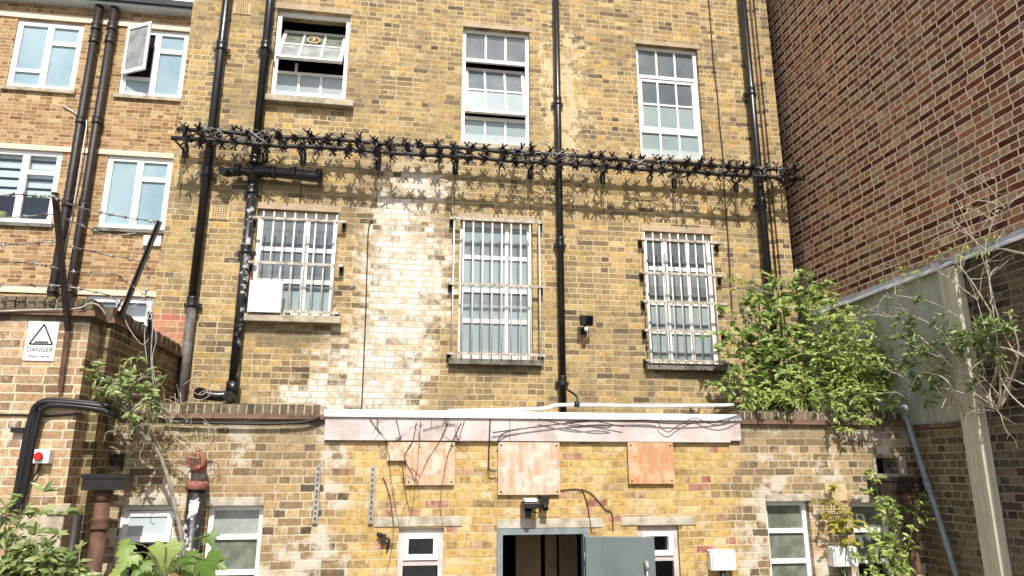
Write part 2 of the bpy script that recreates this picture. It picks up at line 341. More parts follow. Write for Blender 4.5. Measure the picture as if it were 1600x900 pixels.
M['slate'] = plain('dark_slate', (.05, .05, .055), .7, .3)
M['gutter'] = plain('grey_white_gutter', (.62, .66, .68), .5, .4, var=.1)
M['ground'] = plain('yard_concrete', (.27, .26, .23), .95, .1, c2=(.17, .165, .14), scale=1.2, bump=.4)
M['redknob'] = plain('red_plastic_knob', (.62, .015, .01), .3, .5, var=.2)
M['signw'] = plain('white_sign_board', (.80, .80, .78), .45, .4, var=.06)
M['ink'] = plain('black_ink', (.03, .03, .03), .6, .3)
M['wire'] = plain('galvanised_wire', (.42, .41, .39), .45, .5, .5, c2=(.10, .075, .06), scale=8, lo=.45, hi=.6)
M['string'] = plain('white_string', (.55, .53, .49), .8, .2, c2=(.3, .28, .25))
M['terra'] = plain('buff_terracotta_vent', (.58, .45, .25), .85, .2, c2=(.44, .33, .18), scale=10)
M['ventdark'] = plain('vent_hole', (.06, .045, .03), .9, .1)
M['cable'] = plain('brown_cable', (.06, .03, .027), .6, .3)
M['cond'] = plain('white_conduit', (.74, .72, .68), .5, .35, c2=(.52, .5, .46), scale=6)
M['blind'] = plain('white_blind', (.70, .74, .74), .8, .2, var=.08)
M['net'] = plain('grey_net_curtain', (.36, .37, .36), .9, .1, c2=(.25, .255, .25), scale=4)
M['bulb'] = plain('pale_glass_lens', (.25, .26, .27), .1, .6, var=.2)
M['bark'] = plain('pale_grey_bark', (.30, .27, .22), .9, .1, c2=(.17, .15, .12), scale=14, bump=.4)
M['deadtwig'] = plain('bleached_dead_twig', (.54, .47, .36), .9, .1, c2=(.34, .28, .2), scale=10)
M['darkstem'] = plain('brown_creeper_stem', (.12, .065, .04), .9, .1)
M['greenstem'] = plain('green_stem', (.12, .14, .05), .8, .2)
def glass(name, tint=(.55, .62, .62), gl=.16):
    n = N(name); t = n.t; t.nodes.remove(n.p)
    tr = t.nodes.new('ShaderNodeBsdfTransparent'); tr.inputs[0].default_value = (*tint, 1)
    g = t.nodes.new('ShaderNodeBsdfGlossy'); g.inputs['Roughness'].default_value = .03; g.inputs['Color'].default_value = (.9, .95, 1, 1)
    lw = t.nodes.new('ShaderNodeLayerWeight'); lw.inputs[0].default_value = .5
    f = n.m('ADD', n.m('MULTIPLY', n.m('POWER', lw.outputs['Facing'], 3.0), .7), gl + .03, clamp=True)
    mx = t.nodes.new('ShaderNodeMixShader'); t.links.new(f, mx.inputs[0]); t.links.new(tr.outputs[0], mx.inputs[1]); t.links.new(g.outputs[0], mx.inputs[2])
    t.links.new(mx.outputs[0], n.out.inputs[0]); return n.mat
M['glass'] = glass('clear_glass', (.82, .88, .88), .05); M['glassdark'] = glass('dirty_dark_glass', (.35, .4, .38), .08)
M['glasssky'] = glass('sky_reflecting_glass', (.5, .6, .62), .34)
def pane_mat(name, c, c2, rough=.12, scale=2.5, spec=.6):
    n = N(name); pos = n.pos(); x, y, z = n.xyz(pos)
    f = n.ss(n.noise(pos, scale, 4), .3, .7)
    return n.fin(n.mix(f, c, c2), rough, spec)
M['frost'] = pane_mat('frosted_teal_pane', (.235, .30, .315), (.31, .37, .375), .2, 1.3)
M['frostpale'] = pane_mat('pale_frosted_pane', (.37, .435, .445), (.45, .51, .50), .25, 1.3)
M['greypane'] = pane_mat('grey_film_pane', (.11, .13, .145), (.165, .19, .205), .08)
M['bluegrey'] = pane_mat('blue_grey_pane', (.15, .18, .20), (.22, .25, .265), .15, 1.7)
M['dirtypane'] = pane_mat('dirty_grey_pane', (.36, .38, .36), (.22, .24, .23), .3, 6)
M['mosspane'] = pane_mat('green_grimy_pane', (.20, .22, .17), (.11, .125, .10), .25, 9)
M['bluepane'] = pane_mat('blue_sky_pane', (.22, .33, .385), (.33, .44, .48), .06, 1.2)
def leaf_mat(name, c1, c2, c3, rough=.45):
    n = N(name); t = n.t
    gi = t.nodes.new('ShaderNodeNewGeometry')
    base = n.ramp(gi.outputs['Random Per Island'], [(0, c1), (.55, c2), (.93, c3), (1, c3)])
    n.fin(base, rough, .35)
    tr = t.nodes.new('ShaderNodeBsdfTranslucent'); t.links.new(n.mix(.5, base, (.25, .38, .03)), tr.inputs[0])
    mx = t.nodes.new('ShaderNodeMixShader'); mx.inputs[0].default_value = .33
    t.links.new(n.p.outputs[0], mx.inputs[1]); t.links.new(tr.outputs[0], mx.inputs[2]); t.links.new(mx.outputs[0], n.out.inputs[0]); return n.mat
M['leafA'] = leaf_mat('broad_green_leaf', (.08, .14, .025), (.26, .35, .085), (.45, .49, .19), .36)
M['leafB'] = leaf_mat('yellow_green_leaf', (.12, .19, .035), (.34, .44, .11), (.54, .57, .22), .36)
M['leafC'] = leaf_mat('grey_green_leaf', (.09, .14, .045), (.25, .32, .11), (.42, .45, .21), .36)
M['leafD'] = leaf_mat('sycamore_leaf', (.09, .17, .03), (.17, .27, .05), (.27, .35, .09), .42)
M['leafE'] = leaf_mat('autumn_yellow_leaf', (.20, .24, .03), (.34, .33, .04), (.46, .30, .05))

# ------------------------------------------------------------------ setting
b = B(); b.quad([(-150, -150, 0), (150, -150, 0), (150, 150, 0), (-150, 150, 0)]); g = b.build('ground', M['ground']); g['kind'] = 'structure'

# ---- windows
def frame_grid(b, x0, x1, z0, z1, y, fw, xs, zs, bw, d=.05, bzs=None):
    b.box(x0, x0 + fw, y, y + d, z0, z1); b.box(x1 - fw, x1, y, y + d, z0, z1)
    b.box(x0 + fw, x1 - fw, y + .002, y + d - .002, z1 - fw, z1); b.box(x0 + fw, x1 - fw, y + .002, y + d - .002, z0, z0 + fw)
    for i, z in enumerate(zs):
        w = bzs[i] if bzs else bw
        b.box(x0 + fw, x1 - fw, y + .004, y + d - .004, z - w / 2, z + w / 2)
    for x in xs: b.box(x - bw / 2, x + bw / 2, y + .008, y + d - .008, z0 + fw, z1 - fw)
def pane_quad(b, x0, x1, z0, z1, y, m=0): b.quad([(x0, y, z0), (x1, y, z0), (x1, y, z1), (x0, y, z1)], m)
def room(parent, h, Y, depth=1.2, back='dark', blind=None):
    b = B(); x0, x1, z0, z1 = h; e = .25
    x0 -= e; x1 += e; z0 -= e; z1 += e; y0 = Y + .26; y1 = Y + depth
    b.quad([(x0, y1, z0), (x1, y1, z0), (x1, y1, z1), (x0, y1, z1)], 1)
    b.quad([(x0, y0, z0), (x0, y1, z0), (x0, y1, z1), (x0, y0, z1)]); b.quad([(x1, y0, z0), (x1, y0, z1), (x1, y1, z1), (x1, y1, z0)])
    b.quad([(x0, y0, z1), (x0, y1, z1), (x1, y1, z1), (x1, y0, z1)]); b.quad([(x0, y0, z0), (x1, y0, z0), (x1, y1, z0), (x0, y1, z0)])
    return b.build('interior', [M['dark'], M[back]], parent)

# ================================================================== main yellow brick building
W = {}
W['UL'] = rect(YM, (434, 13), (547, 22.5), (540, 160), (421.5, 151))
W['UM'] = rect(YM, (723, 41), (827, 50.5), (828.5, 230), (721, 222))
W['UR'] = rect(YM, (993, 68), (1090, 76.5), (1101, 250.5), (1002, 246))
W['LL'] = rect(YM, (402, 326), (526.5, 331.5), (521, 495), (388, 491))
W['LM'] = rect(YM, (720, 344), (832, 348), (833, 563), (715, 559))
W['LR'] = rect(YM, (1007, 361), (1112, 366), (1127, 570), (1016, 566))
ML = P(302, 5, YM).x; MR = 5.34
main = empty('brick_building', (1.2, YM, 0), 'tall yellow stock brick building with two rows of white windows and black drainpipes', 'building')
b = B(); wall_mesh(b, ML, MR, 0, 11.2, YM, .3, list(W.values()))
b.box(ML, ML + .02, YM + .3, YM + 9, 0, 11.2); b.box(MR - .02, MR, YM + .3, YM + 9, 0, 11.2)
b.build('wall', M['main'], main)
b = B(); b.box(ML - .06, MR + .06, YM - .06, YM + 9, 11.202, 11.35); b.build('roof', M['slate'], main)
# corner strip in the angle with the red building
b = B(); b.box(MR - .17, MR + .02, YM - .055, YM - .001, 3.0, 11.19); b.build('corner_pier', M['main'], main)
b = B(); b.tube([(MR - .22, YM - .02, 3.0), (MR - .22, YM - .02, 11.19)], .014, 6); b.build('rusty_conduit', M['rust'], main)

def lintel(win, h, Y, mat, hh=.07, ov=.035, proud=.006):
    b = B(); b.box(h[0] - ov, h[1] + ov, Y - proud, Y + .1, h[3] + .002, h[3] + hh); b.build('lintel', mat, win)
def sill(win, h, Y, mat, out=.09, hh=.085, l=.1, r=.1):
    b = B(); x0, x1 = h[0] - l, h[1] + r; zt = h[2] - .002
    b.hexa([(x0, Y - out, zt - hh), (x1, Y - out, zt - hh), (x1, Y + .1, zt - hh), (x0, Y + .1, zt - hh), (x0, Y - out, zt - .012), (x1, Y - out, zt - .012), (x1, Y + .1, zt), (x0, Y + .1, zt)])
    b.build('sill', mat, win, .006)
def zof(px, py, Y): return P(px, py, Y).z
def pivot_sash(win, x0, x1, z0, z1, y, tilt, mats, ncol=3):
    # a centre-hung sash of two rows, bottom swung out
    b = B(); fw = .045; bw = .028
    zc, hz = (z0 + z1) / 2, (z1 - z0) / 2
    def T(x, d, z): dz = z - zc; return (x, y + d * math.cos(tilt) + dz * math.sin(tilt), zc + dz * math.cos(tilt) - d * math.sin(tilt))
    def bx(a0, a1, d0, d1, c0, c1): b.hexa([T(a0, d0, c0), T(a1, d0, c0), T(a1, d1, c0), T(a0, d1, c0), T(a0, d0, c1), T(a1, d0, c1), T(a1, d1, c1), T(a0, d1, c1)])
    bx(x0, x0 + fw, 0, .045, z0, z1); bx(x1 - fw, x1, 0, .045, z0, z1); bx(x0 + fw, x1 - fw, .002, .043, z0, z0 + fw); bx(x0 + fw, x1 - fw, .002, .043, z1 - fw, z1)
    bx(x0 + fw, x1 - fw, .004, .041, zc - bw / 2, zc + bw / 2)
    xs = [x0 + (x1 - x0) * k / ncol for k in range(ncol + 1)]
    for x in xs[1:-1]: bx(x - bw / 2, x + bw / 2, .006, .039, z0 + fw, z1 - fw)
    s = b.build('pivot_sash', M['white'], win)
    b = B(); r = 0
    for (c0, c1, m) in ((z0 + fw / 2, zc, 0), (zc, z1 - fw / 2, 1)):
        b.quad([T(x0 + fw / 2, .02, c0), T(x1 - fw / 2, .02, c0), T(x1 - fw / 2, .02, c1), T(x0 + fw / 2, .02, c1)], m)
    b.build('sash_glass', mats, win)
    return T
def thirds(h): return [h[0] + .05 + (h[1] - h[0] - .1) * k / 3 for k in (1, 2)]
YW = YM + .07   # frame face set back in the reveal
# upper middle
def upper(key, px, t_top, t_mid, t_bot, tilt, label, mats, pm):
    h = W[key]; zs = [zof(px, t, YM) for t in (t_top, t_bot)]
    win = B(); frame_grid(win, h[0], h[1], h[2], h[3], YW, .05, [], zs, .05)
    for x in thirds(h):
        win.box(x - .014, x + .014, YW + .01, YW + .042, zs[0] + .025, h[3] - .05); win.box(x - .014, x + .014, YW + .01, YW + .042, h[2] + .05, zs[1] - .025)
    o = win.build('window', M['white'], main); tag(o, label)
    T = pivot_sash(o, h[0] + .05, h[1] - .05, zs[1] + .03, zs[0] - .03, YW + .012, tilt, [M[m] for m in mats])
    b = B(); pane_quad(b, h[0] + .02, h[1] - .02, zs[0], h[3] - .02, YW + .028, 0)
    zm = h[2] + (zs[1] - h[2]) * pm[2]
    b.build('pane', M[pm[0]], o); b = B()
    pane_quad(b, h[0] + .02, h[1] - .02, zm, zs[1], YW + .028, 0); pane_quad(b, h[0] + .02, h[1] - .02, h[2] + .02, zm, YW + .028, 1)
    b.build('pane', [M[pm[1]], M['frostpale']], o)
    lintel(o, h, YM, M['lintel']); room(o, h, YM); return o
o = upper('UM', 775, 92, 135, 183, R(16), 'middle upper window with its pivot sash tilted open', ['frost', 'greypane'], ('greypane', 'frost', .45))
b = B(); h = W['UM']; b.box(h[0] - .04, h[1] + .04, YM - .03, YM + .06, h[2] - .07, h[2] - .002); b.build('sill', M['stone'], o)
o = upper('UR', 1043, 118, 160, 203, R(0.4), 'closed right upper window with pale lower panes', ['frost', 'greypane'], ('greypane', 'frost', .4))
b = B(); h = W['UR']; b.box(h[0] - .04, h[1] + .04, YM - .03, YM + .06, h[2] - .07, h[2] - .002); b.build('sill', M['stone'], o)
# upper left: sash swung wide, black above and below it
h = W['UL']; zt = zof(480, 111, YM); win = B(); frame_grid(win, h[0], h[1], h[2], h[3], YW, .055, [], [zt], .035)
for x in thirds(h): win.box(x - .016, x + .016, YW + .01, YW + .042, h[2] + .05, zt - .017)
o = win.build('window', M['white'], main); tag(o, 'upper left window wide open with black gaps above and below the tilted sash')
T = pivot_sash(o, h[0] + .06, h[1] - .06, zt + .03, h[3] - .065, YW + .0, R(33), [M['dirtypane'], M['mosspane']])
b = B(); zm = h[2] + (zt - h[2]) * .38; pane_quad(b, h[0] + .03, h[1] - .03, zm, zt, YW + .028, 0); pane_quad(b, h[0] + .03, h[1] - .03, h[2] + .03, zm, YW + .028, 1)
b.build('pane', [M['frost'], M['frostpale']], o); lintel(o, h, YM, M['lintel'], .09); sill(o, h, YM, M['stone'], .11, .1, .11, .12); room(o, h, YM)
# extractor ring in the tilted sash
zc = (zt + .03 + h[3] - .065) / 2
b = B(); xc = (h[0] + h[1]) / 2; b.tube([T(xc + .085 * math.cos(t), -.012, zc + .13 + .085 * math.sin(t)) for t in [2 * math.pi * k / 20 for k in range(21)]], .012, 6)
b.tube([T(xc, -.012, zc + .07), T(xc, -.012, zc + .19)], .016, 6); b.build('extractor_ring', M['terra'], o)
b = B(); x = thirds(h)[0] - .05; b.box(x - .018, x + .018, YW + .02, YW + .05, zt, zt + .16); b.build('sash_stay', M['white'], o)

# ---- lower windows behind grilles
def lower(key, px, ts, mull, label, rows, silla):
    h = W[key]; zs = [zof(px, t, YM) for t in ts]
    win = B(); frame_grid(win, h[0], h[1], h[2], h[3], YW + .02, .06, [h[0] + (h[1] - h[0]) * q for q in mull], zs, .055)
    o = win.build('window', M['white'], main); tag(o, label)
    b = B(); zz = [h[2] + .03] + sorted(zs) + [h[3] - .03]; names = []
    for k in range(len(zz) - 1):
        a, c = zz[k], zz[k + 1]; m0, m1, f = rows[k]
        for (p, q, mm) in ((a, a + (c - a) * f, m0), (a + (c - a) * f, c, m1)):
            if q - p > .01:
                if mm not in names: names.append(mm)
                pane_quad(b, h[0] + .03, h[1] - .03, p, q, YW + .045, names.index(mm))
    b.build('pane', [M[q] for q in names], o); lintel(o, h, YM, M['lintel'], .09)
    if 'glass' in names or 'glassdark' in names: 
        room(o, h, YM)
        c = B(); x = h[0]
        k = 0
        while x < h[1] - .05:
            c.box(x, x + .09, YM + .3 + .02 * (k % 2), YM + .305 + .02 * (k % 2), h[2], h[3]); x += .16 + .05 * (k % 3 == 0); k += 1
        c.build('vertical_blind', M['blind'], o)
    sill(o, h, YM, *silla); return o
oLL = lower('LL', 460, (387, 437), (.62, ), 'lower left barred window with grey panes and dark stained sill', [('frost', 'greypane', .72), ('greypane', 'greypane', .5), ('greypane', 'greypane', .3)], (M['stone'], .12, .1, .09, .12))
oLM = lower('LM', 775, (400, 452, 500), (.66, ), 'lower middle barred window with vertical blinds', [('bluegrey', 'frost', .12), ('frost', 'bluegrey', .55), ('frost', 'frost', .4), ('bluegrey', 'frost', .5)], (M['darkstone'], .1, .085, .12, .1))
oLR = lower('LR', 1065, (418, 472, 517), (.33, .66), 'lower right barred window half hidden by the shrub', [('bluegrey', 'frost', .3), ('bluegrey', 'frost', .25), ('greypane', 'bluegrey', .5), ('greypane', 'greypane', .6)], (M['darkstone'], .1, .1, .08, .1))
def grille(label, rails, x_top0, n, pitch, ztop, zbot, y, special=None, first=None):
    z0 = min(r[2] for r in rails)
    o = empty('window_grille', ((rails[0][0] + rails[0][1]) / 2, y, z0), None, None); o.parent = main; o.location = Vector(o.location) - main.location; o['label'] = label
    for (xa, xb, zr) in rails:
        for xe in (xa, xb):
            gb = B(); gb.box(xe - .02, xe + .02, y + .012, YM + .04, zr - .018, zr + .014); gb.box(xe - .03, xe + .03, YM - .008, YM - .001, zr - .09, zr + .03)
            gb.build('bracket', M['black'], o)
    for k, (xa, xb, zr) in enumerate(rails):
        b = B(); b.box(xa - .03, xb + .03, y - .026, y - .0125, zr - .017, zr + .017); b.build('rail', M['rail'], o)
    for k in range(n):
        x = x_top0 + k * pitch; zb = zbot
        if special and k in special: zb = special[k]
        b = B(); b.tube([(x, y, zb), (x, y, ztop)], .0098, 8); b.build('bar', M['bars'], o)
YG = YM - .11
a = P(706.4, 343, YG); c = P(846, 347, YG); zm = (P(703.6, 442.5, YG).z + P(848, 449.4, YG).z) / 2; zb = (P(702, 551.7, YG).z + P(848, 556, YG).z) / 2; zt = (a.z + c.z) / 2
grille('white iron grille of the lower middle window with eleven bars', [(a.x, c.x, zt), (a.x, c.x, zm), (a.x, c.x, zb)], a.x + .03, 10, (c.x - a.x - .06) / 9, zt + .03, zb - .07, YG)
rl = []
for (l, r, q) in (((1006, 373), (1123, 381), 0), ((1007, 427), (1130, 431), 0), ((1007, 471), (1130, 475.5), 0), ((1009, 516), (1135, 520), 0), ((1011, 563), (1141, 566), 0)):
    p0, p1 = P(*l, YG), P(*r, YG); rl.append(((p0.x), (p1.x), (p0.z + p1.z) / 2))
xa = sum(r[0] for r in rl) / 5; xb = sum(r[1] for r in rl) / 5; rl = [(xa, xb, r[2]) for r in rl]
grille('white iron grille of the lower right window with five rails', rl, xa + .03, 9, (xb - xa - .1) / 8.4, rl[0][2] + .1, rl[4][2] - .05, YG)
a = P(395, 340, YG); c = P(537, 347, YG); zr1 = (a.z + c.z) / 2; zr2 = (P(390, 409, YG).z + P(538, 416.5, YG).z) / 2; zr3 = (P(444, 486.7, YG).z + P(531, 490, YG).z) / 2
x0 = P(411, 345, YG).x; pit = (P(510, 345, YG).x - x0) / 6; pz = P(440, 436, YG)
grille('white iron grille of the lower left window with a white panel at its foot', [(a.x, c.x, zr1), (a.x, c.x, zr2), (P(447, 488, YG).x, c.x - .02, zr3)], x0, 8, pit, zr1 + .09, zr3 - .06, YG, {0: pz.z - .02, 1: pz.z - .02})
# white panel standing on the sill
p0, p1 = P(391, 437, YG - .03), P(438, 489, YG - .03)
b = B(); x0, x1 = p0.x, p1.x; b.box(x0, x1, YG - .04, YG + .09, W['LL'][2] + .0, (P(391, 437, YG - .04).z + P(438, 440, YG - .04).z) / 2); pan = b.build('white_panel_box', M['whitebox'], None, .006)
tag(pan, 'plain white box standing on the lower left window sill inside the bars', 'box')

def air_brick(parent, Y, tl, br, nx=8, nz=6, mat='terra'):
    a, c = P(*tl, Y), P(*br, Y); b = B(); b.box(a.x, c.x, Y - .012, Y + .02, c.z, a.z)
    o = b.build('air_brick', M[mat], parent); h = B()
    w, d = (c.x - a.x) / nx, (a.z - c.z) / nz
    for i in range(nx):
        for j in range(nz):
            if i in (0, nx - 1) and nx > 6: continue
            h.box(a.x + (i + .25) * w, a.x + (i + .75) * w, Y - .014, Y - .0125, c.z + (j + .25) * d, c.z + (j + .75) * d)
    h.build('vent_hole', M['ventdark'], o); return o
air_brick(main, YM, (366, 4), (391, 24)); air_brick(main, YM, (329, 321), (358, 344))

# ---- drainpipes
def collar(parent, p, q, t, r, L=.07, mat='black', ears=True):
    p, q = Vector(p), Vector(q); d = (q - p).normalized(); c = p + (q - p) * t
    b = B(); b.tube([c - d * L, c - d * L * .8, c - d * L * .5, c + d * L * .5, c + d * L * .8, c + d * L], r, 14, r2=[r * 1.0, r * 1.28, r * 1.18, r * 1.18, r * 1.32, r * 1.02])
    if ears:
        b.bar(c + Vector((-r * 1.9, r * .9, -.03)), c + Vector((r * 1.9, r * .9, -.03)), .03, .05)
    b.build('collar', M[mat], parent)
def pipe_thing(name, label, pts, r, collars, mat='black', group='black drainpipes', cmat=None, cat='drainpipe'):
    o = empty(name, pts[-1], label, cat, group)
    b = B(); b.tube(pts, r, 16); b.build('pipe', M[mat] if isinstance(mat, str) else mat, o)
    for t in collars: collar(o, pts[0], pts[-1], t, r, mat=cmat or (mat if isinstance(mat, str) else 'black'))
    return o
YP = YM - .1
def vert(px, py, Y, ztop, zbot):
    p = P(px, py, Y); return [(p.x, Y, ztop), (p.x, Y, zbot)]
ztop = 11.1
q = vert(320, 300, YP, ztop, 3.0)
def tz(q, py, px): return (q[0][2] - zof(px, py, YP)) / (q[0][2] - q[-1][2])
zq = zof(297, 472, YP); o = pipe_thing('drainpipe', 'black drainpipe nearest the left edge of the yellow building', [q[0], (q[0][0], YP, zq)], .055, [])
for py, px in ((72, 342), (268, 320), (472, 297)): collar(o, (q[0][0], YP, 9), (q[0][0], YP, 3), (9 - zof(px, py, YP)) / 6, .055)
b = B(); b.tube([(q[0][0], YP, zq), (q[0][0], YP, 3.0)], .0545, 16); b.build('lower_pipe', M['rustgrey'], o)
# second: soil stack with branches, bare peeling lower half
q2 = vert(403, 200, YP, ztop, 3.0); zj = zof(392, 272, YP); xq = q2[0][0]
st = empty('soil_stack', (xq, YP, 3.0), 'black soil stack with white peeling paint and side branch beside the lower left window', 'drainpipe', 'black drainpipes')
b = B(); b.tube([q2[0], (xq, YP, zj + .1)], .055, 16); b.build('pipe', M['black'], st)
b = B(); b.tube([(xq, YP, zj - .1), (xq, YP, zof(362, 600, YP))], .058, 16); b.build('lower_pipe', M['peel'], st)
for py, px in ((72, 411), (250, 398), (297, 394), (390, 383)):
    collar(st, (xq, YP, 9), (xq, YP, 3), (9 - zof(px, py, YP)) / 6, .058, .06)
b = B(); b.tube([(xq, YP, zj + .12), (xq, YP, zj - .12)], .066, 14); e = P(505, 277, YP - .05); w = P(351, 270, YP - .05)
b.tube(smooth_path([(xq, YP - .02, zj + .02), (xq + .2, YP - .04, zj + .03), (e.x, YP - .05, e.z)]), .07, 14)
b.tube(smooth_path([(xq, YP - .02, zj), (xq - .15, YP - .04, zj + .02), (w.x + .05, YP - .06, w.z), (w.x, YP - .16, w.z - .02)]), .055, 14); b.build('branch', M['black'], st)
for xx in (xq + .25, xq + .5, e.x - .05, xq - .18):
    b = B(); b.tube([(xx - .035, YP - .045, zj + .028), (xx + .035, YP - .045, zj + .028)], .083, 14); b.build('socket', M['black'], st)
b = B(); e0 = P(360, 604, YP); b.tube([(xq, YP, e0.z + .06), (xq, YP, e0.z - .1)], .08, 14); w0 = P(318, 616, YP - .05)
b.tube(smooth_path([(xq, YP - .02, e0.z - .1), (xq - .15, YP - .05, e0.z - .12), (w0.x, YP - .08, w0.z)]), .06, 12)
b.tube([(w0.x, YP - .05, w0.z), (w0.x - .02, YP - .16, w0.z)], .07, 12); b.tube([(xq, YP, e0.z - .13), (xq, YP - .18, e0.z - .13)], .06, 12); b.build('foot_bend', M['black'], st)
# middle and right
q = vert(874, 300, YP + .02, ztop, 3.0); pipe_thing('drainpipe', 'slim black drainpipe between the middle and right windows', q, .045, [tz(q, 157, 872), tz(q, 378, 874), tz(q, 595, 878)])
q = vert(1179, 200, YP, ztop, 3.1); pipe_thing('drainpipe', 'black drainpipe by the right corner of the yellow building beside the red wall', q, .053, [tz(q, 143, 1173), tz(q, 318, 1189)])
# thin lightning tape and wires
def tubething(name, label, cat, pts, r, mat, smooth=True, group=None, seg=6):
    b = B(); b.tube(smooth_path(pts) if smooth else pts, r, seg); o = b.build(name, M[mat]); return tag(o, label, cat, group)
tubething('cable', 'thin dark cable running down beside the right upper window to the spikes', 'cable', [P(1107, 0, YM - .012), P(1110, 30, YM - .012), P(1115, 100, YM - .014), P(1121, 150, YM - .012), P(1125, 200, YM - .012), P(1129, 238, YM - .014), P(1132, 300, YM - .012), P(1138, 380, YM - .012), P(1144, 490, YM - .012)], .009, 'cable')
tubething('cable', 'thin rusty cable on the white stained brick between the lower windows', 'cable', [P(582, 344, YM - .012), P(576, 356, YM - .012), P(574, 400, YM - .012), P(571, 500, YM - .012), P(565, 640, YM - .012)], .008, 'cable')
# ---- floodlight on the main wall
p = P(917, 500, YM - .2)
fl = empty('floodlight', (p.x, YM, p.z), 'small black floodlight on the yellow wall right of the slim drainpipe', 'floodlight')
b = B(); b.hexa([(p.x - .085, YM - .19, p.z - .075), (p.x + .085, YM - .19, p.z - .075), (p.x + .075, YM - .09, p.z - .055), (p.x - .075, YM - .09, p.z - .055), (p.x - .085, YM - .22, p.z + .06), (p.x + .085, YM - .22, p.z + .06), (p.x + .075, YM - .11, p.z + .075), (p.x - .075, YM - .11, p.z + .075)]); b.build('housing', M['plastic'], fl, .008)
b = B(); b.hexa([(p.x - .07, YM - .198, p.z - .062), (p.x + .07, YM - .198, p.z - .062), (p.x + .07, YM - .19, p.z - .062), (p.x - .07, YM - .19, p.z - .062), (p.x - .07, YM - .224, p.z + .05), (p.x + .07, YM - .224, p.z + .05), (p.x + .07, YM - .21, p.z + .05), (p.x - .07, YM - .21, p.z + .05)]); b.build('lens', M['glassdark'], fl)
b = B(); b.bar((p.x, YM - .13, p.z - .06), (p.x, YM - .001, p.z - .1), .03); b.box(p.x - .04, p.x + .04, YM - .06, YM - .001, p.z - .15, p.z - .08); b.build('bracket', M['plastic'], fl)
b = B(); b.tube([(p.x - .0, YM - .15, p.z - .09), (p.x + .0, YM - .17, p.z - .14)], .032, 10, r2=.022); b.build('sensor', M['whitebox'], fl)
b = B(); b.tube(smooth_path([(p.x + .02, YM - .13, p.z - .12), (p.x + .03, YM - .1, p.z - .2), (p.x - .005, YM - .03, p.z - .24)]), .007, 6); b.build('flex', M['whitebox'], fl)

# ---- rotating spikes
d1, d2 = .27, .42
def railz(d, pts): return sum(P(x, y, YM - d).z for x, y in pts) / len(pts)
z1 = railz(d1, [(423, 207), (613, 223), (800, 236), (980, 252), (1150, 266)]); z2 = railz(d2, [(433, 222), (633, 238), (783, 250), (973, 267)])
XS0 = P(278, 190, YM - d1).x; XS1 = 5.62
spk = empty('security_spikes', ((XS0 + XS1) / 2, YM, z2), 'two black rails of forked anti climb spikes across the yellow brick building', 'security spikes')
for d, z in ((d1, z1), (d2, z2)):
    b = B(); x1 = XS1 - .18
    npt = 26; b.tube([(XS0 + (x1 - XS0) * k / npt, YM - d + .006 * math.sin(k * 2.1), z + .010 * math.sin(k * 1.3)) for k in range(npt + 1)], .029, 8); b.build('rail', M['spike'], spk)
    x = XS0 + .1 + (.1 if d == d2 else 0)
    while x < x1 - .05:
        s = B(); ph = rnd.random() * math.pi; n = rnd.choice((4, 5, 6, 6, 7)); ln = rnd.uniform(.085, .125); ax = Vector((1, rnd.gauss(0, .18), rnd.gauss(0, .18))).normalized()
        e1 = ax.cross(Vector((0, 0, 1))).normalized(); e2 = ax.cross(e1)
        s.tube([Vector((x, YM - d, z)) - ax * .045, Vector((x, YM - d, z)) + ax * .045], rnd.uniform(.026, .038), 8)
        for k in range(n):
            a = ph + 2 * math.pi * k / n + rnd.gauss(0, .12); dr = (e1 * math.cos(a) + e2 * math.sin(a) + ax * rnd.gauss(0, .22)).normalized(); c = Vector((x, YM - d, z)) + ax * rnd.uniform(-.035, .035)
            e = c + dr * ln * .62; s.bar(c, e, .007, rnd.uniform(.03, .05), up=ax)
            for g_ in (-1, 1):
                tip = c + dr * ln * rnd.uniform(.98, 1.15) + ax * g_ * rnd.uniform(.025, .048); s.bar(e - dr * .015, tip, .007, .02, up=ax)
                tip2 = c + dr * ln * .45 + ax * g_ * .048; s.bar(c + dr * .03, tip2, .012, .006)
        s.build('spike_wheel', M['spike'], spk); x += rnd.uniform(.165, .235)
for px in (290, 415, 475, 592, 712, 828, 940, 1050, 1145, 1213):
    x = P(px, 235, YM).x; s = B()
    s.box(x - .035, x + .035, YM - .012, YM - .001, z2 - .07, z2 + .09); s.bar((x - .025, YM - .006, z2 + .04), (x - .025, YM - d2, z2), .03, .012); s.bar((x + .025, YM - .006, z2 + .07), (x + .025, YM - d1, z1), .03, .012)
    s.tube([(x, YM - .006, z2 - .07), (x, YM - .006, z2 - .62)], .004, 5)
    s.build('bracket', M['spike'], spk)

for px, w, lab in ((405, .3, 'loose wire snagged on the spikes beside the soil stack'), (826, .5, 'loose wire snagged on the spikes below the middle upper window'), (880, .35, 'loose wire knotted around the slim drainpipe at the spikes'), (1010, .55, 'loose wire tangled in the spikes below the right upper window'), (1195, .3, 'loose wire wound round the right drainpipe at the spikes'), (330, .25, 'loose wire wound round the leftmost black drainpipe at the spikes')):
    b = B(); x = P(px, 240, YM - d1).x; pts = []; a = rnd.uniform(0, 6.28)
    for t in range(22): pts.append(Vector((x + w * .5 * math.cos(a + t * 1.1) + rnd.gauss(0, .04), YM - (d1 + d2) / 2 + rnd.gauss(0, .05), (z1 + z2) / 2 + .09 * math.sin(a * 1.7 + t * 1.4) + rnd.gauss(0, .02))))
    b.tube(smooth_path(pts, 4), .0045, 5); tag(b.build('snagged_wire', M['wire']), lab, 'wire', 'wires snagged in the spikes')
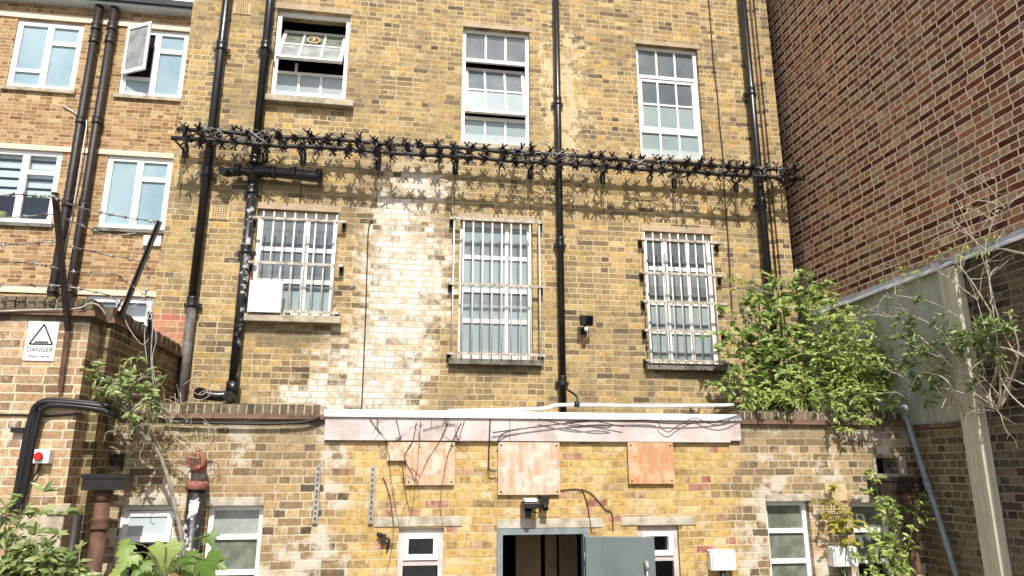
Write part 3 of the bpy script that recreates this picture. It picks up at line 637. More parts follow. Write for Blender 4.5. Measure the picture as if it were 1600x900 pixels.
# ================================================================== brick extension
ZR = 3.10    # wall top under the coping
EW = {}
EW['E1'] = rect(YE, (187, 789), (276, 790), (262, 905), (172, 905))
EW['E2'] = rect(YE, (323, 789), (411, 791), (404, 905), (316, 905))
EW['E3'] = rect(YE, (623, 825), (694, 825), (692, 905), (620, 905))
EW['E4'] = rect(YE, (996, 822), (1060, 822), (1064, 905), (999, 905))
EW['E5'] = rect(YE, (1198, 783), (1264, 783), (1274, 905), (1204, 905))
EW['E6'] = rect(YE, (1333, 785), (1392, 785), (1402, 905), (1340, 905))
for k in EW: h = EW[k]; EW[k] = (h[0], h[1], h[3] - 1.15, h[3])
dr_ = rect(YE, (777, 827), (918, 824), (922, 905), (775, 905)); DO = (dr_[0], dr_[1], 0.001, dr_[3])
ext = empty('brick_extension', (1.2, YE, 0), 'low flat roofed golden brick extension with grey door and white fascia', 'building')
XE0, XE1 = -2.594, XR - .002
b = B(); holes = list(EW.values()) + [(DO[0], DO[1], 0, DO[3])]
# waste outlets through the wall
hl = rect(YE, (166, 710), (190, 710), (190, 734), (165, 734)); hr = rect(YE, (1368, 716), (1402, 716), (1403, 740), (1369, 740))
holes += [hr]
wall_mesh(b, XE0, XE1, 0, ZR, YE, .25, holes); b.build('wall', M['ext'], ext)
b = B(); b.box(hr[0], hr[1], YE + .24, YE + .26, hr[2], hr[3]); b.build('outlet_backing', M['dark'], ext)
b = B(); b.box(hr[0] - .04, hr[0] - .001, YE - .02, YE + .05, hr[2] - .02, hr[3]); b.box(hr[1] + .001, hr[1] + .09, YE - .03, YE + .05, hr[2] - .03, hr[3] + .02); b.box(hr[0] - .02, hr[1], YE - .02, YE + .05, hr[2] - .04, hr[2] - .001); b.build('mortar_patch', M['mortar'], ext, .008)
b = B(); b.box(XE0, XE1, YE + .25, YM - .002, ZR - .12, ZR - .04); b.build('flat_roof', M['roof'], ext)
# coping: tile creasing and a brick-on-edge course at both ends
xf0, xf1 = P(507, 668, YE - .06).x, P(1158, 668, YE - .06).x
zc_top = ZR + .115
for (x0, x1) in ((XE0 + .01, xf0 - .004), (xf1 + .004, XE1 - .01)):
    b = B(); b.box(x0, x1, YE - .045, YE + .27, ZR - .028, ZR - .002); b.box(x0, x1, YE - .035, YE + .262, ZR + .0, ZR + .018); b.build('tile_creasing', M['creasing'], ext)
    b = B(); x = x0 + .005
    b.box(x0 + .006, x1 - .006, YE - .006, YE + .215, ZR + .019, zc_top - .012, 1)
    while x + .07 < x1:
        j = rnd.uniform(-.006, .006); b.box(x, x + .064, YE - .012 + j, YE + .222 + j, ZR + .019, zc_top + rnd.uniform(-.008, .004)); x += .076
    b.build('coping', [M['cope'], M['mortar']], ext, .004)
# fascia with flashing
zfb, zft = P(830, 689.5, YE - .06).z, P(830, 655, YE - .06).z
fa = B(); n0 = P(797, 670, YE - .06).x; 
fa.box(xf0, n0 - .002, YE - .045, YE - .001, zfb, zft); fa.box(n0 + .002, xf1 - .12, YE - .045, YE - .001, zfb, zft); fa.box(xf1 - .12, xf1, YE - .045, YE - .001, zfb + .018, zft)
fo = fa.build('fascia', M['fascia'], ext, .004)
zfl = P(830, 643, YE - .07).z
b = B(); b.box(xf0 - .01, n0 + .25, YE - .07, YE + .26, zft + .003, zfl); b.box(n0 + .252, xf1 + .005, YE - .068, YE + .26, zft + .003, zfl - .004); b.build('flashing', M['flash'], fo, .004)
b = B(); b.box(xf0 - .01, xf1, YE + .28, YE + .42, ZR - .04, zfl - .01); b.build('roof_kerb', M['roof'], ext)
# windows of the extension
def lint(win, tl, br, mat, out=.012):
    a, c = P(*tl, YE), P(*br, YE); b = B(); b.box(a.x, c.x, YE - out, YE + .1, c.z, a.z); b.build('lintel', M[mat], win, .006)
YX = YE + .07
def ewin(key, px, ts, label, mats, topinner=False, left=.045):
    h = EW[key]; zs = [zof(px, t, YE) for t in ts]
    b = B(); frame_grid(b, h[0], h[1], h[2], h[3], YX, left, [], zs, .045); o = b.build('window', M['white'], ext); tag(o, label)
    b = B(); zz = [h[2] + .02] + sorted(zs) + [h[3] - .02]
    for k in range(len(zz) - 1): pane_quad(b, h[0] + .02, h[1] - .02, zz[k], zz[k + 1], YX + .03, k)
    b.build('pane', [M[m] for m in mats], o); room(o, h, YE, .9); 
    b = B(); b.box(h[0] - .05, h[1] + .05, YE - .05, YE + .1, h[2] - .08, h[2] - .002); b.build('sill', M['stone'], o); return o
o = ewin('E2', 365, (840, 896), 'grimy window left of the perforated channels', ['mosspane', 'mosspane', 'dirtypane']); lint(o, (322, 777), (413, 790), 'palelintel')
o = ewin('E5', 1235, (830, 878), 'grimy two pane window right of the yellow brickwork', ['mosspane', 'mosspane', 'mosspane']); lint(o, (1196, 772), (1266, 783), 'palelintel', .02)
o = ewin('E6', 1362, (829, 878), 'dark window behind the climbing plant', ['glassdark', 'mosspane', 'mosspane']); lint(o, (1331, 774), (1395, 785), 'palelintel')
# open top-hung light at far left
h = EW['E1']; zt = zof(225, 846, YE); b = B(); frame_grid(b, h[0], h[1], h[2], h[3], YX, .045, [], [zt], .045); o = b.build('window', M['white'], ext); tag(o, 'window with its top light propped open beside the rusty pipe')
b = B(); pane_quad(b, h[0] + .02, h[1] - .02, h[2] + .02, zt, YX + .03); b.build('pane', M['glassdark'], o); room(o, h, YE, .9); lint(o, (196, 777), (281, 789), 'palelintel')
tl = R(11); hz = h[3] - .05 - zt + .01; xa, xb = h[0] + .03, h[1] - .03
def T2(x, d, s): return (x, YX - .005 + d * math.cos(tl) - s * math.sin(tl), h[3] - .05 - s * math.cos(tl) - d * math.sin(tl))
b = B()
for (a0, a1, s0, s1) in ((xa, xa + .05, 0, hz), (xb - .05, xb, 0, hz), (xa + .05, xb - .05, 0, .05), (xa + .05, xb - .05, hz - .05, hz)):
    b.hexa([T2(a0, 0, s1), T2(a1, 0, s1), T2(a1, .035, s1), T2(a0, .035, s1), T2(a0, 0, s0), T2(a1, 0, s0), T2(a1, .035, s0), T2(a0, .035, s0)])
sh = b.build('open_light', M['white'], o); b = B(); b.quad([T2(xa + .03, .018, hz - .03), T2(xb - .03, .018, hz - .03), T2(xb - .03, .018, .03), T2(xa + .03, .018, .03)]); b.build('light_glass', M['frostpale'], o)
# two small casements by the door
for key, px, lab in (('E3', 658, 'small casement window left of the door'), ('E4', 1028, 'small casement window half hidden behind the open door')):
    h = EW[key]; zt = zof(px, 880 if key == 'E3' else 873, YE); b = B(); frame_grid(b, h[0], h[1], h[2], h[3], YX - .03, .05, [], [zt], .05); o = b.build('window', M['fascia'], ext); tag(o, lab)
    b = B(); frame_grid(b, h[0] + .052, h[1] - .052, zt + .026, h[3] - .052, YX - .045, .045, [], [], .04, .055); b.build('casement', M['white'], o)
    b = B(); pane_quad(b, h[0] + .06, h[1] - .06, h[2] + .03, h[3] - .06, YX + .012); b.build('pane', M['glassdark'], o); room(o, h, YE, .9, 'net')
    lint(o, (585, 808), (722, 822), 'palelintel') if key == 'E3' else lint(o, (970, 808), (1087, 820), 'palelintel')
# door
ZD = DO[3]
dfm = B(); dfm.box(DO[0], DO[0] + .055, YE - .02, YE + .08, .02, ZD); dfm.box(DO[1] - .055, DO[1], YE - .02, YE + .08, .02, ZD); dfm.box(DO[0] + .055, DO[1] - .055, YE - .018, YE + .08, ZD - .055, ZD)
do = dfm.build('door_frame', M['tealframe'], ext); b = B(); a, c = P(783, 811, YE), P(942, 823, YE); b.box(a.x - .04, c.x, YE - .012, YE + .1, ZD + .002, a.z); b.build('lintel', M['palelintel'], do, .006)
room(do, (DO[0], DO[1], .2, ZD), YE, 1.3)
b = B(); 
for (p0, p1, yy) in ((806, 845, .75), (852, 870, .8), (874, 902, .72)): b.box(P(p0, 870, YE + yy).x, P(p1, 870, YE + yy).x, YE + yy, YE + yy + .03, .05, 2.1)
b.build('inner_curtain', M['brownpanel'], do)
# leaf swung right round against the wall
hx = DO[1] - .05; ang = R(168); wid = .66; ca, sa = math.cos(ang), math.sin(ang)
def LD(u, d, z): return (hx - u * ca + d * sa * 0, YE - .03 - u * sa - d, z)
zl = ZD - .075
b = B(); b.hexa([LD(0, .045, .03), LD(wid, .045, .03), LD(wid, 0, .03), LD(0, 0, .03), LD(0, .045, zl), LD(wid, .045, zl), LD(wid, 0, zl), LD(0, 0, zl)]); dl = b.build('door', M['teal'], ext, .004); tag(dl, 'grey green steel door leaf standing open')
b = B(); u = wid - .09; b.tube([LD(u, .07, zl - .62), LD(u, .07, zl - .26)], .012, 8); b.tube([LD(u, .055, zl - .30), LD(u, .09, zl - .27), LD(u, .055, zl - .22)], .022, 8); b.build('push_bar_latch', M['galv'], dl)
b = B()
for zz in (zl - .2, zl - 1.0, .3): b = B(); b.tube([(hx + .005, YE - .035, zz - .05), (hx + .005, YE - .035, zz + .05)], .014, 8); b.build('hinge', M['galv'], dl)
# air brick with terracotta panel at the right
o = air_brick(ext, YE, (1288, 783), (1316, 803), 6, 5); a, c = P(1287, 756, YE), P(1323, 782, YE); b = B(); b.box(a.x, c.x, YE - .014, YE + .02, c.z, a.z); b.build('vent_panel', M['terra'], o)

# ---- boards over blocked openings
def board(label, pieces, mat, t=.022):
    b = B()
    for (tl, br) in pieces:
        a, c = P(*tl, YE - .03), P(*br, YE - .03); b.box(a.x, c.x, YE - .02 - t, YE - .018, c.z, min(a.z, zfb - .003))
    o = b.build('plywood_board', M[mat], None, .003); tag(o, label, 'board', 'plywood boards under the fascia')
    for (tl, br) in pieces[:1]:
        a, c = P(*tl, YE - .03), P(*br, YE - .03)
        for sx in (a.x + .03, c.x - .03):
            for szz in (min(a.z, zfb - .003) - .03, c.z + .03): q = B(); q.tube([(sx, YE - .0415 - t + .022, szz), (sx, YE - .046 - t + .022, szz)], .009, 8); q.build('screw', M['ink'], o)
    return o
board('stepped plywood board with creeper stems, leftmost under the white fascia', [((636, 691), (710, 758)), ((606, 691), (635.6, 720))], 'ply')
board('tall bleached plywood board directly above the door', [((778, 691), (875, 773))], 'ply3')
board('plain orange plywood board right of the door under the fascia', [((980, 690), (1054, 756))], 'ply2')
# ---- lamp and sensor over the door
p = P(829, 789, YE - .14); fl = empty('door_lamp', (p.x, YE, p.z), 'black outdoor lamp with white top above the doorway', 'lamp')
b = B(); b.hexa([(p.x - .07, YE - .2, p.z - .03), (p.x + .07, YE - .2, p.z - .03), (p.x + .07, YE - .03, p.z - .045), (p.x - .07, YE - .03, p.z - .045), (p.x - .08, YE - .2, p.z + .02), (p.x + .08, YE - .2, p.z + .02), (p.x + .08, YE - .03, p.z + .03), (p.x - .08, YE - .03, p.z + .03)]); b.build('housing', M['plastic'], fl, .006)
b = B(); b.box(p.x - .06, p.x + .06, YE - .17, YE - .04, p.z + .027, p.z + .062); b.build('cover', M['whitebox'], fl, .006)
b = B(); b.tube([(p.x - .02, YE - .11, p.z - .04), (p.x - .02, YE - .12, p.z - .12)], .036, 12, r2=.028); b.build('sensor', M['plastic'], fl)
p = P(851, 785, YE - .1); b = B(); b.box(p.x - .04, p.x + .04, YE - .12, YE - .001, p.z - .02, p.z + .07); b.tube([(p.x, YE - .09, p.z - .01), (p.x, YE - .14, p.z - .06)], .032, 12); b.tube(smooth_path([(p.x - .02, YE - .05, p.z - .02), (p.x - .06, YE - .05, p.z - .1), (p.x - .14, YE - .06, p.z - .06)]), .006, 6)
o = b.build('motion_sensor', M['plastic'], None, .005); tag(o, 'small black round motion sensor right of the door lamp', 'sensor')
# ---- meter boxes
def wbox(label, tl, br, depth):
    a, c = P(*tl, YE - depth), P(*br, YE - depth); o = empty('junction_box', ((a.x + c.x) / 2, YE, c.z), label, 'box', 'white wall boxes')
    b = B(); b.box(a.x, c.x, YE - depth + .02, YE - .001, c.z, a.z); b.build('case', M['whitebox'], o, .012)
    b = B(); b.box(a.x + .012, c.x - .004, YE - depth, YE - depth + .021, c.z + .004, a.z - .006); b.build('lid', M['whitebox'], o, .01)
    b = B(); b.tube([((a.x + c.x) / 2, YE - depth / 2, c.z + .002), ((a.x + c.x) / 2, YE - depth / 2, c.z - .6)], .03, 10); b.build('conduit', M['plastic'], o)
wbox('clean white wall box on the yellow brick right of the open door', (1111, 860), (1152, 892), .11)
wbox('white wall box below the air brick with leaves hanging over it', (1303, 855), (1343, 886), .14)
# ---- perforated channels
for lab, t, e in (('perforated steel channel on the darker brick, left of the pair', (498, 729), (492, 818)), ('perforated steel channel on the yellow brick, right of the pair', (583, 729), (579, 818))):
    a, c = P(*t, YE - .01), P(*e, YE - .01); x = (a.x + c.x) / 2; b = B(); b.box(x - .024, x - .016, YE - .03, YE - .001, c.z, a.z); b.box(x + .016, x + .024, YE - .03, YE - .001, c.z, a.z); b.box(x - .016, x + .016, YE - .029, YE - .024, c.z, a.z)
    o = b.build('channel_strip', M['galv']); tag(o, lab, 'channel', 'perforated wall channels'); b = B(); z = c.z + .03
    while z < a.z - .02: b.box(x - .007, x + .007, YE - .0315, YE - .0292, z, z + .022); z += .05
    b.build('slot', M['ventdark'], o)
# small remnants on the wall
a = P(600, 840, YE - .03); b = B(); b.box(a.x - .03, a.x + .02, YE - .05, YE - .001, a.z - .05, a.z + .03); b.tube(smooth_path([(a.x, YE - .04, a.z), (a.x + .05, YE - .05, a.z - .02), (a.x + .03, YE - .03, a.z - .1)]), .012, 6); b.tube([(a.x - .06, YE - .03, a.z + .03), (a.x - .02, YE - .05, a.z + .02)], .02, 8)
tag(b.build('broken_fitting', M['rustblack']), 'broken rusty pipe fitting left of the small casement window', 'fitting')
# cables
yc = YE - .085
def pl(pts, Y): return [P(x, y, Y) for x, y in pts]
tubething('cable', 'sagging brown cable across the fascia right half, upper strand', 'cable', pl([(770, 676), (830, 668), (880, 662), (930, 657), (1000, 659), (1060, 662), (1120, 658), (1162, 646)], yc), .0058, 'cable', group='cables on the fascia')
tubething('cable', 'tangled brown cable bunched on the fascia above the door', 'cable', pl([(842, 654), (875, 662), (905, 666), (935, 664), (955, 667), (930, 668), (900, 663), (885, 660), (920, 657), (975, 667)], yc - .01), .0045, 'cable', group='cables on the fascia')
tubething('cable', 'brown cable with a low loop near the right end of the fascia', 'cable', pl([(900, 660), (960, 657), (1022, 657), (1032, 668), (1045, 675), (1060, 665), (1085, 653), (1105, 661), (1130, 664), (1158, 652)], yc - .004), .0045, 'cable', group='cables on the fascia')
tubething('cable', 'short black cable looping from the fascia to the tall board', 'cable', pl([(766, 655), (765, 680), (764, 728), (768, 736), (776, 735)], yc + .02), .006, 'plastic')
tubething('cable', 'black cable curving over the top of the tall board', 'cable', pl([(778, 690), (783, 680), (795, 674), (810, 671)], yc), .006, 'plastic')
tubething('cable', 'thin cable hanging from the right edge of the tall board to the door', 'cable', pl([(876, 766), (906, 765), (916, 782), (921, 808), (924, 832)], YE - .012), .005, 'cable')
tubething('cable', 'thin cable looping right from the tall board above the small casement', 'cable', pl([(908, 764), (922, 770), (935, 783), (946, 796), (956, 802), (958, 830)], YE - .012), .005, 'cable')
tubething('conduit', 'white conduit running along the roof edge above the fascia', 'conduit', pl([(700, 642), (800, 640), (850, 638), (870, 633), (920, 633), (1020, 634), (1146, 633)], YE + .25), .019, 'cond', seg=8)
tubething('cable', 'black cable under the left coping above the two grimy windows', 'cable', pl([(255, 657), (300, 660), (400, 662), (470, 660), (500, 652)], YE - .06), .014, 'plastic')
p = P(903, 625, YE + .3); b = B(); b.tube(smooth_path([P(901, 633, YE + .22), P(902, 622, YE + .25), P(896, 615, YE + .3), P(888, 610, YE + .4)]), .012, 6); b.tube([P(901, 636, YE + .2), P(902, 628, YE + .2)], .03, 8)
tag(b.build('cable_gland', M['plastic']), 'black cable gland beside the foot of the slim drainpipe', 'cable gland')
# ---- clay-topped vent pipe
p = P(303, 800, YE - .14); xv = p.x; yv = YE - .13
vp = empty('vent_pipe', (xv, yv, 0), 'black stub pipe with a red clay elbow on top between two windows', 'drainpipe')
zc1 = zof(303, 757, yv); zt = zof(307, 724, yv)
b = B(); b.tube([(xv, yv, .0), (xv, yv, zc1)], .075, 16); b.build('pipe', M['peel'], vp)
b = B(); b.tube([(xv, yv, zc1 - .045), (xv, yv, zc1 - .04), (xv, yv, zc1 + .0), (xv, yv, zc1 + .03)], .09, 16, r2=[.082, .098, .098, .08]); b.build('collar', M['clay'], vp)
b = B(); b.tube([(xv, yv, zc1 + .03), (xv, yv, zt - .05)], .06, 14); b.build('neck', M['galv'], vp)
b = B(); b.tube(smooth_path([(xv, yv, zt - .08), (xv, yv - .01, zt - .01), (xv, yv - .06, zt + .025), (xv, yv - .13, zt + .03)]), .07, 14); b.tube([(xv, yv - .10, zt + .03), (xv, yv - .14, zt + .03)], .085, 16); b.build('elbow', M['clay'], vp)
b = B(); b.tube([(xv, yv - .138, zt + .03), (xv, yv - .1425, zt + .03)], .05, 14); b.build('mouth', M['rust'], vp)

# ================================================================== left wall block (danger sign)
XB = -2.667; XB2 = -2.595; ZB = 3.88
blk = empty('boundary_wall', (-3.5, YB, 0), 'pinkish brick yard wall with dark coping carrying the danger sign at left', 'wall')
b = B(); wall_mesh(b, -6.5, XB, 0, ZB, YB, .25, []); b.build('wall', M['block'], blk); b = B(); b.box(-6.5, XB2, YB + .2502, YM - .002, 0, ZB - .001); b.build('side_wall', M['olive'], blk)  # side wall in a darker olive brick than the front
def edge_course(parent, x0, x1, y0, y1, z, along='x'):
    b = B(); b.box(x0 - .045, x1 + .045, y0 - .045, y1 + .002, z + .002, z + .03); b.box(x0 - .03, x1 + .03, y0 - .03, y1, z + .032, z + .055); b.build('tile_creasing', M['creasing'], parent)
    b = B(); b.box(x0 + .01, x1 - .002, y0 + .01, y1 - .002, z + .0555, z + .15, 1)
    if along == 'x':
        x = x0
        while x + .06 < x1:
            j = rnd.uniform(-.008, .008); b.box(x, x + .064, y0 - .008 + j, y0 + .21 + j, z + .056, z + .165 + rnd.uniform(-.012, .004)); x += .077
    else:
        y = y0
        while y + .06 < y1:
            j = rnd.uniform(-.006, .006); b.box(x1 - .215 + j, x1 + .004 + j, y, y + .064, z + .056, z + .16 + rnd.uniform(-.012, .004)); y += .077
    b.build('coping', [M['cope'], M['mortar']], parent, .005)
edge_course(blk, -6.5, XB, YB, YB + .248, ZB); edge_course(blk, XB2 - .22, XB2, YB + .252, YM - .06, ZB - .005, 'y')
# rough plinth ledge low at its right end
b = B(); a = P(75, 787, YB - .03); c = P(128, 800, YB - .03); b.box(a.x, XB2 - .002, YB - .05, YB - .001, c.z - .02, a.z); b.box(a.x - .2, XB2 - .04, YB - .03, YB - .0015, c.z - .5, c.z - .021); b.build('mortar_plinth', M['mortar'], blk, .012)
# danger sign
s = rect(YB - .01, (45, 501.5), (92.5, 503.5), (84.5, 564.5), (36, 562.5)); sx0, sx1, sz0, sz1 = s; sw_, shh = sx1 - sx0, sz1 - sz0
b = B(); b.box(sx0, sx1, YB - .012, YB - .001, sz0, sz1); sg = b.build('danger_sign', M['signw'], None); tag(sg, 'white danger sign with a black triangle on the left brick wall', 'sign')
b = B(); y = YB - .0145; tp = Vector((sx0 + sw_ * .52, y, sz0 + shh * .93)); bl_ = Vector((sx0 + sw_ * .13, y, sz0 + shh * .42)); br_ = Vector((sx0 + sw_ * .88, y, sz0 + shh * .42))
for p0, p1 in ((tp, bl_), (bl_, br_), (br_, tp)): b.bar(p0, p1, .012, .002, up=(0, 1, 0)) if False else b.bar(p0, p1, .003, .012, up=(0, 0, 1)) if abs((p1 - p0).z) < .01 else b.bar(p0, p1, .012, .003, up=(0, 1, 0))
x = sx0 + sw_ * .3
while x < sx0 + sw_ * .72:
    b.quad([(x, y, sz0 + shh * .47), (x + .009, y, sz0 + shh * .47), (x + .0045, y, sz0 + shh * .52)]); x += .0095
b.box(sx0 + sw_ * .28, sx0 + sw_ * .74, y - .001, y + .001, sz0 + shh * .455, sz0 + shh * .475); b.build('warning_triangle', M['ink'], sg)
def text(body, size, x, z, y, parent, name='lettering'):
    cu = bpy.data.curves.new(name, 'FONT'); cu.body = body; cu.size = size; cu.align_x = 'CENTER'; cu.extrude = .001
    t = bpy.data.objects.new(name, cu); me = bpy.data.meshes.new_from_object(t); bpy.data.objects.remove(t)
    me.transform(Matrix.Translation((x, y, z)) @ Matrix.Rotation(R(90), 4, 'X')); me.materials.clear(); me.materials.append(M['ink'])
    o = bpy.data.objects.new(name, me); col.objects.link(o); o.parent = parent; return o
text('DANGER', sw_ * .215, (sx0 + sx1) / 2, sz0 + shh * .225, YB - .0135, sg); text('Razor wire', sw_ * .15, (sx0 + sx1) / 2, sz0 + shh * .08, YB - .0135, sg)
# red button box
a = P(54, 702, YB - .08); c = P(75, 724, YB - .08); st_ = empty('stop_button', ((a.x + c.x) / 2, YB, c.z), 'small white box with a red stop button on the left brick wall', 'switch')
b = B(); b.box(a.x, c.x, YB - .08, YB - .001, c.z, a.z); b.build('box', M['whitebox'], st_, .005)
b = B(); zc = (a.z + c.z) / 2; xc = a.x + (c.x - a.x) * .38; b.tube([(xc, YB - .081, zc), (xc, YB - .10, zc), (xc, YB - .115, zc)], .034, 14, r2=[.026, .036, .03]); b.build('button', M['redknob'], st_)
tubething('cable', 'black flex hanging below the red stop button', 'cable', [P(64, 724, YB - .03), P(58, 738, YB - .03), P(45, 752, YB - .04), P(38, 757, YB - .03), P(31, 748, YB - .05), P(30, 740, YB - .06)], .009, 'plastic')
# black pipe bundle
bn = empty('cable_bundle', P(28, 780, YB - .06), 'thick black bundle of cables bending across the left brick wall', 'cables')
for k, (dx, dz, r_) in enumerate(((0, 0, .026), (10, 5, .024), (5, -4, .017), (-5, 6, .014))):
    pts = [P(18 + dx * .8, 800, YB - .05), P(30 + dx, 760, YB - .05), P(42 + dx, 690, YB - .06), P(50 + dx, 650 + dz, YB - .06), P(58 + dx, 633 + dz, YB - .07), P(80 + dx, 628 + dz, YB - .07), P(150, 634 + dz, YB - .05), P(172, 640 + dz, YB + .0 - .02 * k), (XB2 + .16, YB + .3, P(172, 644 + dz, YB).z), (XB2 + .2, YE - .05, P(172, 650, YB).z)]
    b = B(); b.tube(smooth_path(pts), r_, 8); b.build('cable', M['plastic'], bn)
b = B(); q = P(38, 672, YB - .04); b.box(q.x - .1, q.x - .0, YB - .05, YB - .001, q.z - .02, q.z + .02); b.build('clip', M['plastic'], bn)
tubething('cable', 'thin grey wire stretched along the left brick wall behind the bundle', 'cable', [P(-20, 648, YB - .012), P(30, 648, YB - .012), P(80, 650, YB - .012), P(128, 646, YB - .012)], .008, 'plastic')
# coping wires lying on it
tubething('cable', 'white and brown wire lying along the left coping', 'cable', [P(-20, 487, YB - .06), P(60, 484, YB - .06), P(120, 482, YB - .06), P(140, 474, YB - .06), P(155, 478, YB - .05), P(165, 492, YB)], .007, 'string')
# barbed wire arms
xa_ = P(101, 570, YB - .02).x; z0 = P(95, 612, YB - .02).z; z1_ = P(107, 515, YB - .02).z
def arm(label, pts, foot=None, mat='rustblack', w=.036):
    o = empty('wire_post', pts[0], label, 'fence post', 'barbed wire posts')
    b = B()
    b.bar(pts[0], pts[1], w, .012); b.bar(Vector(pts[0]) + Vector((w / 2, .015, 0)), Vector(pts[1]) + Vector((w / 2, .015, 0)), .008, w); b.build('arm', M[mat], o)
    if foot: b = B(); b.bar(foot[0], foot[1], w * 1.05, .012); b.build('foot_strap', M['rust' if mat == 'rustblack' else mat], o)
    return o
t1 = PX(84, 300, xa_ - .05)
arm('cranked black arm bolted to the left wall beside the danger sign', [(xa_, YB - .07, z1_ - .02), t1], [(xa_, YB - .03, z0), (xa_, YB - .07, z1_)])
YA2 = 6.85
arm('black arm leaning right from the corner of the left wall', [P(187, 492, YA2), P(247, 345, YA2)], [P(165, 512, YA2 - .1), P(191, 468, YA2 - .02)], 'rustblack')
arm('short upright black stake by the tangled string on the left side wall', [P(233, 592, 7.3), P(232, 487, 7.3)], None, 'rustblack')
def barbed(label, pts, deps, n, mat='wire'):
    b = B(); w = smooth_path([P(x, y, d) for (x, y), d in zip(pts, deps)], 8); b.tube(w, .005, 5)
    L = len(w)
    for k in range(n):
        i = min(L - 2, int((k + .5) / n * (L - 1))); c = w[i]; t = (w[i + 1] - w[i]).normalized()
        for _ in range(4):
            d = Vector((rnd.uniform(-1, 1), rnd.uniform(-1, 1), rnd.uniform(-1, 1))).normalized(); b.tube([c - d * .025, c + d * .025], .003, 4)
        b.tube([c - t * .02, c + t * .02], .008, 5)
    o = b.build('barbed_wire', M[mat]); return tag(o, label, 'barbed wire', 'barbed wire strands')
ya = t1.y
barbed('topmost barbed wire strand reaching the tip of the left arm', [(-15, 306), (30, 304), (60, 307), (83, 306)], [ya] * 4, 6)
barbed('barbed wire from the left arm tip to the tip of the leaning arm', [(84, 306), (100, 316), (157, 332), (200, 340), (246, 347)], [ya, ya, 6.5, 6.7, YA2], 9)
barbed('second barbed wire strand crossing the lower left window sill', [(-15, 342), (40, 338), (87, 335), (110, 345), (143, 358), (173, 368), (213, 364)], [ya + .1] * 3 + [6.3, 6.5, 6.6, 6.7], 9)
barbed('third barbed wire strand over the orange brick, paler', [(-15, 384), (83, 378), (103, 383), (160, 397), (215, 408), (232, 424), (228, 460)], [ya + .2] * 2 + [6.4, 6.6, YA2, YA2, YA2], 12)
barbed('fourth barbed wire strand over the orange brick, dark at left', [(-15, 409), (50, 411), (83, 418), (117, 425), (177, 428), (200, 443), (230, 463)], [ya + .3] * 3 + [6.4, 6.7, YA2, YA2], 13)
barbed('lowest barbed wire strand just above the left coping', [(-15, 446), (60, 446), (100, 447), (133, 453), (173, 463), (190, 480)], [ya + .4] * 3 + [6.4, 6.6, YA2], 8)
b = B()
for pts in ([(232, 385), (229, 430), (227, 470), (238, 500), (236, 560), (241, 610)], [(226, 440), (228, 466), (205, 480), (200, 492), (192, 480)], [(234, 466), (228, 490), (236, 498), (240, 470)], [(192, 476), (196, 500), (206, 520), (222, 538), (232, 530)], [(220, 465), (240, 463), (236, 480), (226, 520), (230, 570)], [(243, 600), (238, 560), (244, 530), (240, 500)]):
    b.tube(smooth_path([P(x, y, 6.9 + .004 * k) for k, (x, y) in enumerate(pts)]), .0032, 5)
tag(b.build('tangled_string', M['string']), 'pale tangle of string and wire hanging from the leaning arm', 'string')

# ---- hoppers and pipes
def hopper(label, x0, x1, y0, y1, z0, z1, mat, pmat, px_, py_, zb, r=.055, inner=True):
    o = empty('rainwater_hopper', ((x0 + x1) / 2, (y0 + y1) / 2, z0), label, 'hopper', 'rainwater hoppers')
    b = B(); t = .012
    b.box(x0, x1, y0, y0 + t, z0, z1); b.box(x0, x1, y1 - t, y1, z0, z1); b.box(x0, x0 + t, y0 + t, y1 - t, z0 + .001, z1 - .001); b.box(x1 - t, x1, y0 + t, y1 - t, z0 + .001, z1 - .001); b.box(x0 + t, x1 - t, y0 + t, y1 - t, z0, z0 + t)
    b.box(x0 - .012, x1 + .012, y0 - .012, y0 - .001, z1 - .03, z1 + .004); b.build('trough', M[mat], o)
    b = B(); b.tube([(px_, py_, z0 + .001), (px_, py_, z0 - .1)], r * 1.2, 14, r2=r * 1.02); b.tube([(px_, py_, z0 - .1), (px_, py_, zb)], r, 14); b.build('downpipe', M[pmat], o)
    collar(o, (px_, py_, z0), (px_, py_, 0), (z0 - zof(*{True: (160, 818), False: (1435, 850)}[inner], py_)) / z0, r, .05, pmat, False)
z0 = zof(160, 766, 6.6); z1h = zof(160, 741, 6.6); x0 = P(130, 750, 6.6).x; x1 = P(196, 750, 6.6).x; xp = P(158, 800, 6.68).x
hopper('black hopper over a rusty brown downpipe in the left corner', max(x0, XB2 + .004), x1, 6.58, 6.80, z0, z1h, 'black', 'rust', xp, 6.69, 0.0, .06)
z0 = zof(1405, 767, YE - .2); z1h = zof(1405, 747, YE - .2); x0 = P(1373, 750, YE - .2).x; x1 = min(P(1440, 750, YE - .2).x, XR - .01)
hopper('rust stained hopper over a brown downpipe in the shaded right corner', x0, x1, YE - .22, YE - .02, z0, z1h, 'rustblack', 'rust', P(1433, 850, YE - .12).x - .05, YE - .12, 0.0, .05, False)
# dark outlet above the left hopper
b = B(); a = P(161, 709, YE - .02); c = P(191, 735, YE - .02); b.box(a.x, c.x, YE - .03, YE - .001, a.z - .012, a.z); b.box(a.x, c.x, YE - .03, YE - .001, c.z, c.z + .012); b.box(a.x, a.x + .012, YE - .029, YE - .001, c.z + .012, a.z - .012); b.box(c.x - .012, c.x, YE - .029, YE - .001, c.z + .012, a.z - .012); b.box(a.x + .012, c.x - .012, YE - .008, YE - .001, c.z + .012, a.z - .012)
tag(b.build('wall_outlet', M['rustblack']), 'dark square outlet in the wall above the black hopper', 'outlet')
